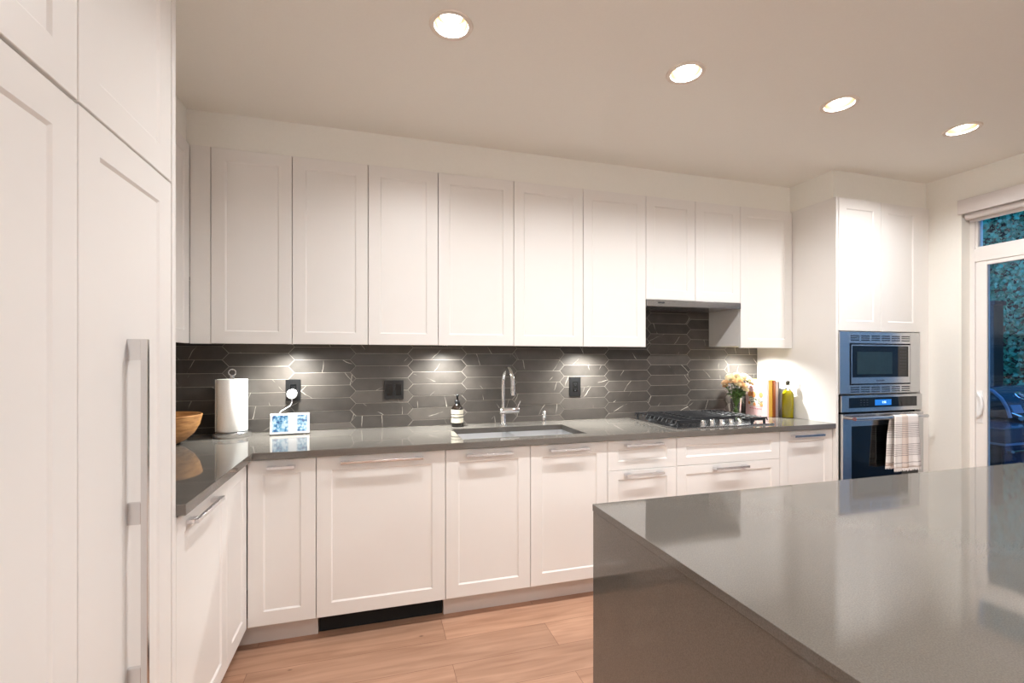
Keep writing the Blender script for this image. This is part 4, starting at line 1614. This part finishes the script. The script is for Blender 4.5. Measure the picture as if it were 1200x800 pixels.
def flower(hx, hy, hz, rad, kind):
    lab = {'cream': 'cream blossom bunched in the glass vase', 'peach': 'peach blossom bunched in the glass vase'}[kind]
    base = Vector((vx + (hx - vx) * -0.25, vy + (hy - vy) * -0.25, ZW + 0.016))
    t = thing('flower', lab, 'flower', (hx, hy, hz), kind + ' blossoms in the glass vase')
    m = MB(Matrix.Translation((hx, hy, hz)))
    d = (Vector((hx, hy, hz)) - Vector((vx, vy, ZW + 0.05))).normalized()
    q = d.to_track_quat('Z', 'Y').to_matrix().to_4x4()
    m.T = Matrix.Translation(Vector((hx, hy, hz)) - d * rad * 0.35) @ q @ Matrix.Rotation(random.uniform(0, 6), 4, 'Z')
    m.merge(blossom_bm(rad))
    o = m.build('blossom', M['petal_' + kind], t)
    neck = Vector((vx + (hx - vx) * 0.35, vy + (hy - vy) * 0.35, ZW + 0.135))
    m = MB()
    top = Vector((hx, hy, hz)) - d * rad * 0.2
    m.tube([base, base.lerp(neck, 0.5), neck, neck.lerp(top, 0.5) + Vector((0, 0, 0.004)), top], 0.0021, 7)
    m.lathe([(0.0, -rad * 0.42), (rad * 0.25, -rad * 0.3), (rad * 0.36, 0.0), (0, 0.0)], tuple(top), 12)
    m.build('stem', M['stem'], t, smooth=True)
    m = MB()
    for k in range(10):
        f = random.uniform(0.55, 1.0)
        p = neck.lerp(top, (f - 0.5) * 1.6) if f > 0.5 else neck
        az = random.uniform(0, 6.28)
        ln, w = random.uniform(0.028, 0.045), 0.0075
        dr_ = Vector((math.cos(az), math.sin(az), random.uniform(-0.3, 0.6))).normalized()
        s_ = dr_.cross(Vector((0, 0, 1))).normalized()
        up_ = s_.cross(dr_) * 0.004
        tip = p + dr_ * ln - Vector((0, 0, 0.008))
        mid = p + dr_ * ln * 0.5
        m.poly([p, mid + s_ * w + up_, mid - s_ * w + up_, tip, mid], [(0, 1, 4), (0, 4, 2), (1, 3, 4), (4, 3, 2)])
    m.build('leaf', M['leaf'], t)


FL = [(-0.105, -0.02, 0.258, 0.020, 'peach'), (-0.088, 0.0, 0.232, 0.016, 'peach'), (-0.072, -0.03, 0.288, 0.023, 'cream'), (-0.045, 0.01, 0.300, 0.024, 'cream'),
      (-0.06, -0.05, 0.268, 0.021, 'peach'), (-0.01, -0.01, 0.305, 0.026, 'cream'), (-0.02, -0.05, 0.272, 0.023, 'peach'), (0.018, -0.045, 0.288, 0.024, 'cream'),
      (0.02, 0.02, 0.308, 0.024, 'cream'), (0.05, -0.02, 0.300, 0.026, 'cream'), (0.05, -0.06, 0.272, 0.026, 'cream'), (0.078, -0.015, 0.285, 0.025, 'cream'),
      (0.085, 0.03, 0.300, 0.023, 'cream'), (0.072, -0.055, 0.252, 0.020, 'peach'), (-0.005, -0.07, 0.238, 0.022, 'peach'), (0.012, -0.078, 0.205, 0.018, 'cream'),
      (-0.035, -0.065, 0.245, 0.018, 'cream'), (0.10, 0.0, 0.268, 0.021, 'cream')]
for dx, dy, dz, rad, kind in FL:
    flower(vx + dx * 1.14, min(vy + dy, 2.972), ZW + dz, rad * 1.3, kind)

# ------------------------------------------------------------------ island
IXa, IXb, IYa, IYb = 0.616, 3.0, 0.10, 1.252
t = thing('kitchen_island', 'large grey quartz island in the foreground', 'kitchen island', (1.8, 0.66, 0))
m = MB()
m.box(IXa, IXb, IYa, IYb, ZW - 0.02, ZW)
m.build('countertop', M['quartz'], t, bevel=0.0012)
m = MB()
m.box(IXa + 0.0015, IXa + 0.03, IYa + 0.001, IYb - 0.0015, 0, ZW - 0.0205)
m.build('side_panel', M['quartz'], t, bevel=0.0008)
m = MB()
m.box(IXa + 0.031, IXb - 0.03, IYa + 0.25, IYb - 0.03, ZK, ZW - 0.0205)
m.box(IXa + 0.031, IXb - 0.06, IYa + 0.27, IYb - 0.10, 0, ZK)
m.build('body', M['cab'], t)
for k in range(4):
    w4 = (IXb - 0.03 - IXa - 0.031) / 4
    a = IXa + 0.031 + k * w4
    m = MB(Matrix.Translation((0, IYb - 0.009, 0)) @ Matrix.Rotation(R(180), 4, 'Z'))
    m.shaker(-(a + w4) + 0.0016, -a - 0.0016, ZK, ZD, 0)
    m.build('door', M['cab'], t)

# ------------------------------------------------------------------ sliding door and shade
XD = 3.88
FW, DT = 0.028, 0.05
d1 = bpy.data.objects.new('door_1', None)
COL.objects.link(d1)
d1.location = (XD, 0.3, 0)
OFF[d1] = Vector(d1.location)
struct(d1)
m = MB()
m.box(XD, XD + 0.075, OY1 - FW, OY1, 0, OZ)
m.box(XD, XD + 0.075, OY0, OY0 + FW, 0, OZ)
m.box(XD, XD + 0.075, OY0 + FW, OY1 - FW, OZ - FW, OZ)
m.box(XD, XD + 0.075, OY0 + FW, OY1 - FW, 0, 0.03)
m.box(XD, XD + 0.075, OY0 + FW, OY1 - FW, 1.992, 2.078)
m.build('door_frame', M['frame'], d1, bevel=0.002)
PY1 = OY1 - FW - 0.002
PY0 = 0.30
for y0, y1, xo in ((PY0, PY1, 0.006), (OY0 + FW + 0.002, PY0 + 0.06, 0.042)):
    m = MB()
    x0, x1 = XD + xo, XD + xo + 0.032
    sw = 0.06
    m.box(x0, x1, y1 - sw, y1, 0.031, 1.991)
    m.box(x0, x1, y0, y0 + sw, 0.031, 1.991)
    m.box(x0, x1, y0 + sw, y1 - sw, 1.965, 1.991)
    m.box(x0, x1, y0 + sw, y1 - sw, 0.031, 0.14)
    p_ = m.build('sliding_panel', M['frame'], d1, bevel=0.002)
    m = MB()
    m.box(x0 + 0.013, x0 + 0.019, y0 + sw, y1 - sw, 0.14, 1.965)
    m.build('panel_glass', M['pane'], p_)
    if xo < 0.02:
        m = MB()
        hy = y1 - 0.024
        m.rbox(x0 - 0.004, x0, hy - 0.016, hy + 0.016, 0.915, 1.13, 0.0015)
        m.tube([(x0 - 0.003, hy + 0.012, 1.112), (x0 - 0.014, hy + 0.002, 1.106), (x0 - 0.020, hy - 0.016, 1.08), (x0 - 0.021, hy - 0.021, 1.03), (x0 - 0.020, hy - 0.016, 0.98), (x0 - 0.014, hy + 0.002, 0.952), (x0 - 0.003, hy + 0.012, 0.946)], 0.008, 12)
        m.build('handle', M['whiteplastic'], p_, smooth=True)
m = MB()
m.box(XD + 0.012, XD + 0.060, OY1 - FW - 0.012, OY1 - FW, 2.078, OZ - FW)
m.box(XD + 0.012, XD + 0.060, OY0 + FW, OY0 + FW + 0.012, 2.078, OZ - FW)
m.box(XD + 0.012, XD + 0.060, OY0 + FW + 0.012, OY1 - FW - 0.012, 2.078, 2.092)
m.build('transom_bead', M['frame'], d1)
m = MB()
m.box(XD + 0.03, XD + 0.036, OY0 + FW + 0.012, OY1 - FW - 0.012, 2.092, OZ - FW)
m.build('transom_glass', M['pane'], d1)

t = thing('roller_shade', 'white roller shade box rolled up above the sliding door', 'window shade', (XR - 0.01, 0.3, 2.31))
m = MB()
m.box(XR - 0.022, XR - 0.001, OY0 - 0.01, OY1 + 0.012, 2.312, 2.408)
m.build('fascia', M['shade'], t, bevel=0.002)
m = MB()
m.cyl((XR + 0.042, OY0 + 0.01, OZ - 0.032), (XR + 0.042, OY1 - 0.008, OZ - 0.032), 0.028, n=28)
m.box(XR + 0.062, XR + 0.0665, OY0 + 0.012, OY1 - 0.010, OZ - 0.075, OZ - 0.03)
m.build('fabric_roll', M['shade'], t, smooth=True)

# ------------------------------------------------------------------ outside: patio, ivy wall, fence, grill
m = MB()
m.box(XR + WT, 9.0, -4.0, 7.5, -0.16, -0.06)
struct(m.build('ground', M['patio']))
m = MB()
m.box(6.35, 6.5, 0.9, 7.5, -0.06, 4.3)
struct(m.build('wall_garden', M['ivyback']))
m = MB()
m.box(6.35, 6.5, -4.0, 0.9, -0.06, 3.4)  # unseen pale wall added so the steel fronts reflect blue
struct(m.build('wall_added_reflector', M['reflector_wall']))
# ivy
B = bmesh.new()
rnd = random.Random(3)
for k in range(46000):
    y = rnd.uniform(1.0, 5.4)
    z = rnd.uniform(0.5, 3.6)
    x = 6.28 - min(0.17, abs(rnd.gauss(0, 0.08))) - 0.05 * (math.sin(y * 5 + z * 3) + 1)
    s = rnd.uniform(0.012, 0.027)
    az, pt = rnd.uniform(-1.3, 1.3), rnd.uniform(-1.2, 0.7)
    q = Matrix.Rotation(az, 3, 'Z') @ Matrix.Rotation(pt, 3, 'Y')
    ro = rnd.uniform(-1.2, 1.2)
    c, sn = math.cos(ro), math.sin(ro)
    pts = [(0, 0, -1.0), (0.12, 0.75, -0.2), (0.0, 0.5, 0.55), (-0.05, 0, 0.9), (0.0, -0.5, 0.55), (0.12, -0.75, -0.2), (-0.12, 0, 0)]
    vs = []
    for px_, py_, pz_ in pts:
        v = q @ (Vector((px_, py_ * c - pz_ * sn, py_ * sn + pz_ * c)) * s)
        vs.append(B.verts.new((x + v.x, y + v.y, z + v.z)))
    for i in range(6):
        B.faces.new((vs[6], vs[i], vs[(i + 1) % 6]))
m = MB()
m.bm.free()
m.bm = B
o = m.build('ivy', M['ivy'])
tag(o, 'dense green ivy covering the garden wall outside the glass door', 'ivy', kind='stuff')

t = thing('garden_fence', 'low dark wooden fence in front of the ivy wall', 'fence', (5.95, 3.0, -0.06))
for k in range(6):
    m = MB()
    m.box(5.93, 5.955, 1.0, 5.6, 0.0 + k * 0.175, 0.165 + k * 0.175)
    m.build('board', M['darkwood'], t, bevel=0.003)
for yy in (1.0, 2.2, 4.4, 5.5):
    m = MB()
    m.box(5.956, 5.995, yy, yy + 0.08, -0.06, 1.02)
    m.build('post', M['darkwood'], t, bevel=0.003)
m = MB()
m.box(5.915, 5.99, 1.0, 5.6, 1.0505, 1.075)
m.build('cap_rail', M['darkwood'], t, bevel=0.003)

o = MB()
o.box(5.72, 5.86, 3.00, 3.13, -0.06, 1.86)
o.box(5.705, 5.875, 2.985, 3.145, 1.86, 1.90)
o = o.build('wooden_post', M['darkwood'], bevel=0.004)
tag(o, 'tall dark wooden post standing before the ivy outside the door', 'post')

# gas grill: front faces -y
t = thing('gas_grill', 'blue-black gas barbecue grill on the patio outside the sliding door', 'grill', (5.1, 2.5, -0.06))
GX0, GX1 = 4.52, 5.55
m = MB()
prof = [(2.285, 0.90), (2.30, 0.965), (2.335, 1.035), (2.385, 1.085), (2.46, 1.115), (2.56, 1.12), (2.66, 1.10), (2.74, 1.05), (2.78, 0.98), (2.79, 0.90)]


def extrude_profile(m, prof, x0, x1):
    B = bmesh.new()
    a = [B.verts.new((x0, y, z)) for y, z in prof]
    b_ = [B.verts.new((x1, y, z)) for y, z in prof]
    B.faces.new(a)
    B.faces.new(list(reversed(b_)))
    for k in range(len(prof)):
        k2 = (k + 1) % len(prof)
        B.faces.new((a[k2], a[k], b_[k], b_[k2]))
    bmesh.ops.recalc_face_normals(B, faces=list(B.faces))
    m.merge(B)


extrude_profile(m, prof, GX0 + 0.03, GX1 - 0.03)
ld_ = m.build('lid', M['grillblack'], t, smooth=True, angle=40)
for xa, xb in ((GX0, GX0 + 0.03), (GX1 - 0.03, GX1)):
    m = MB()
    pc = Vector((2.54, 0.99))
    big = [((y - pc.x) * 1.03 + pc.x, (z - 0.90) * 1.05 + 0.90) for y, z in prof]
    extrude_profile(m, big, xa, xb)
    m.build('end_cap', M['grilldark'], ld_, smooth=True, angle=40)
m = MB()
edge = [(GX0 - 0.004, y - 0.004 if i < 5 else y, z + 0.004) for i, (y, z) in enumerate(big[:7])]
m.tube(edge, 0.011, 10)
m.build('lid_edge', M['grillgrey'], ld_, smooth=True)
m = MB()
m.cyl((GX0 + 0.02, 2.225, 0.905), (GX1 - 0.02, 2.225, 0.905), 0.016, n=18)
for hx in (GX0 + 0.06, GX1 - 0.06):
    m.cyl((hx, 2.225, 0.905), (hx, 2.30, 0.93), 0.012, n=14)
m.build('handle', M['chrome'], ld_, smooth=True)
# emblem on the sloped lid front
EM = Matrix.Translation((4.80, 2.352, 1.052)) @ Matrix.Rotation(R(-40), 4, 'X')
m = MB(EM)
m.tube([(0.062 * math.cos(a), -0.006, 0.034 * math.sin(a)) for a in [2 * math.pi * k / 32 for k in range(33)]], 0.0055, 8)
m.tube([(-0.048, -0.006, 0.012), (-0.02, -0.007, 0.021), (0.0, -0.008, 0.004), (0.02, -0.007, -0.014), (0.048, -0.006, -0.006)], [0.004, 0.009, 0.011, 0.009, 0.004], 10)
m.build('emblem', M['chrome'], ld_, smooth=True)
m = MB(Matrix.Translation((4.64, 2.302, 0.962)) @ Matrix.Rotation(R(-20), 4, 'X'))
m.rbox(-0.06, 0.06, -0.008, 0.002, -0.032, 0.032, 0.002)
m.build('name_plate', M['grillgrey'], ld_)
m = MB()
m.box(GX0 + 0.01, GX1 - 0.01, 2.30, 2.80, 0.72, 0.895)
fb = m.build('firebox', M['grilldark'], t, bevel=0.01)
for kx in (4.7, 4.95, 5.2, 5.42):
    m = MB()
    m.lathe([(0.03, 0.0), (0.027, -0.025), (0.0, -0.026)], (kx, 2.30, 0.79), 20, axis='y')
    m.build('knob', M['grillgrey'], fb, smooth=True)
m = MB()
m.rbox(4.02, GX0 - 0.004, 2.05, 2.72, 0.775, 0.875, 0.012, 3)
sh = m.build('side_shelf', M['grillblack'], t, smooth=True)
m = MB()
m.rbox(4.015, GX0 - 0.003, 2.045, 2.725, 0.762, 0.776, 0.004)
m.build('shelf_rim', M['grillgrey'], sh)
m = MB()
m.box(GX0 + 0.02, GX1 - 0.02, 2.34, 2.78, 0.06, 0.72)
cb = m.build('cart', M['grilldark'], t, bevel=0.006)
for xa, xb in ((GX0 + 0.03, 5.03), (5.04, GX1 - 0.03)):
    m = MB()
    m.rbox(xa, xb, 2.322, 2.339, 0.09, 0.70, 0.004)
    dd = m.build('door', M['grillblack'], cb)
    m = MB()
    m.cyl((xa + 0.03, 2.29, 0.645), (xb - 0.03, 2.29, 0.645), 0.011, n=14)
    for hx in (xa + 0.06, xb - 0.06):
        m.cyl((hx, 2.29, 0.645), (hx, 2.322, 0.645), 0.008, n=10)
    m.build('handle', M['chrome'], dd, smooth=True)
wheel = None
for wx_ in (GX0 + 0.08, GX1 - 0.08):
    for wy_ in (2.40, 2.72):
        if wheel is None:
            m = MB()
            m.lathe([(0.018, -0.018), (0.055, -0.018), (0.06, -0.012), (0.06, 0.012), (0.055, 0.018), (0.018, 0.018)], (wx_, wy_, 0.0), 24, axis='x')
            wheel = m.build('wheel', M['grilldark'], t, smooth=True)
            w0 = (wx_, wy_)
        else:
            c = wheel.copy()
            COL.objects.link(c)
            c.location = (wx_ - w0[0], wy_ - w0[1], 0)
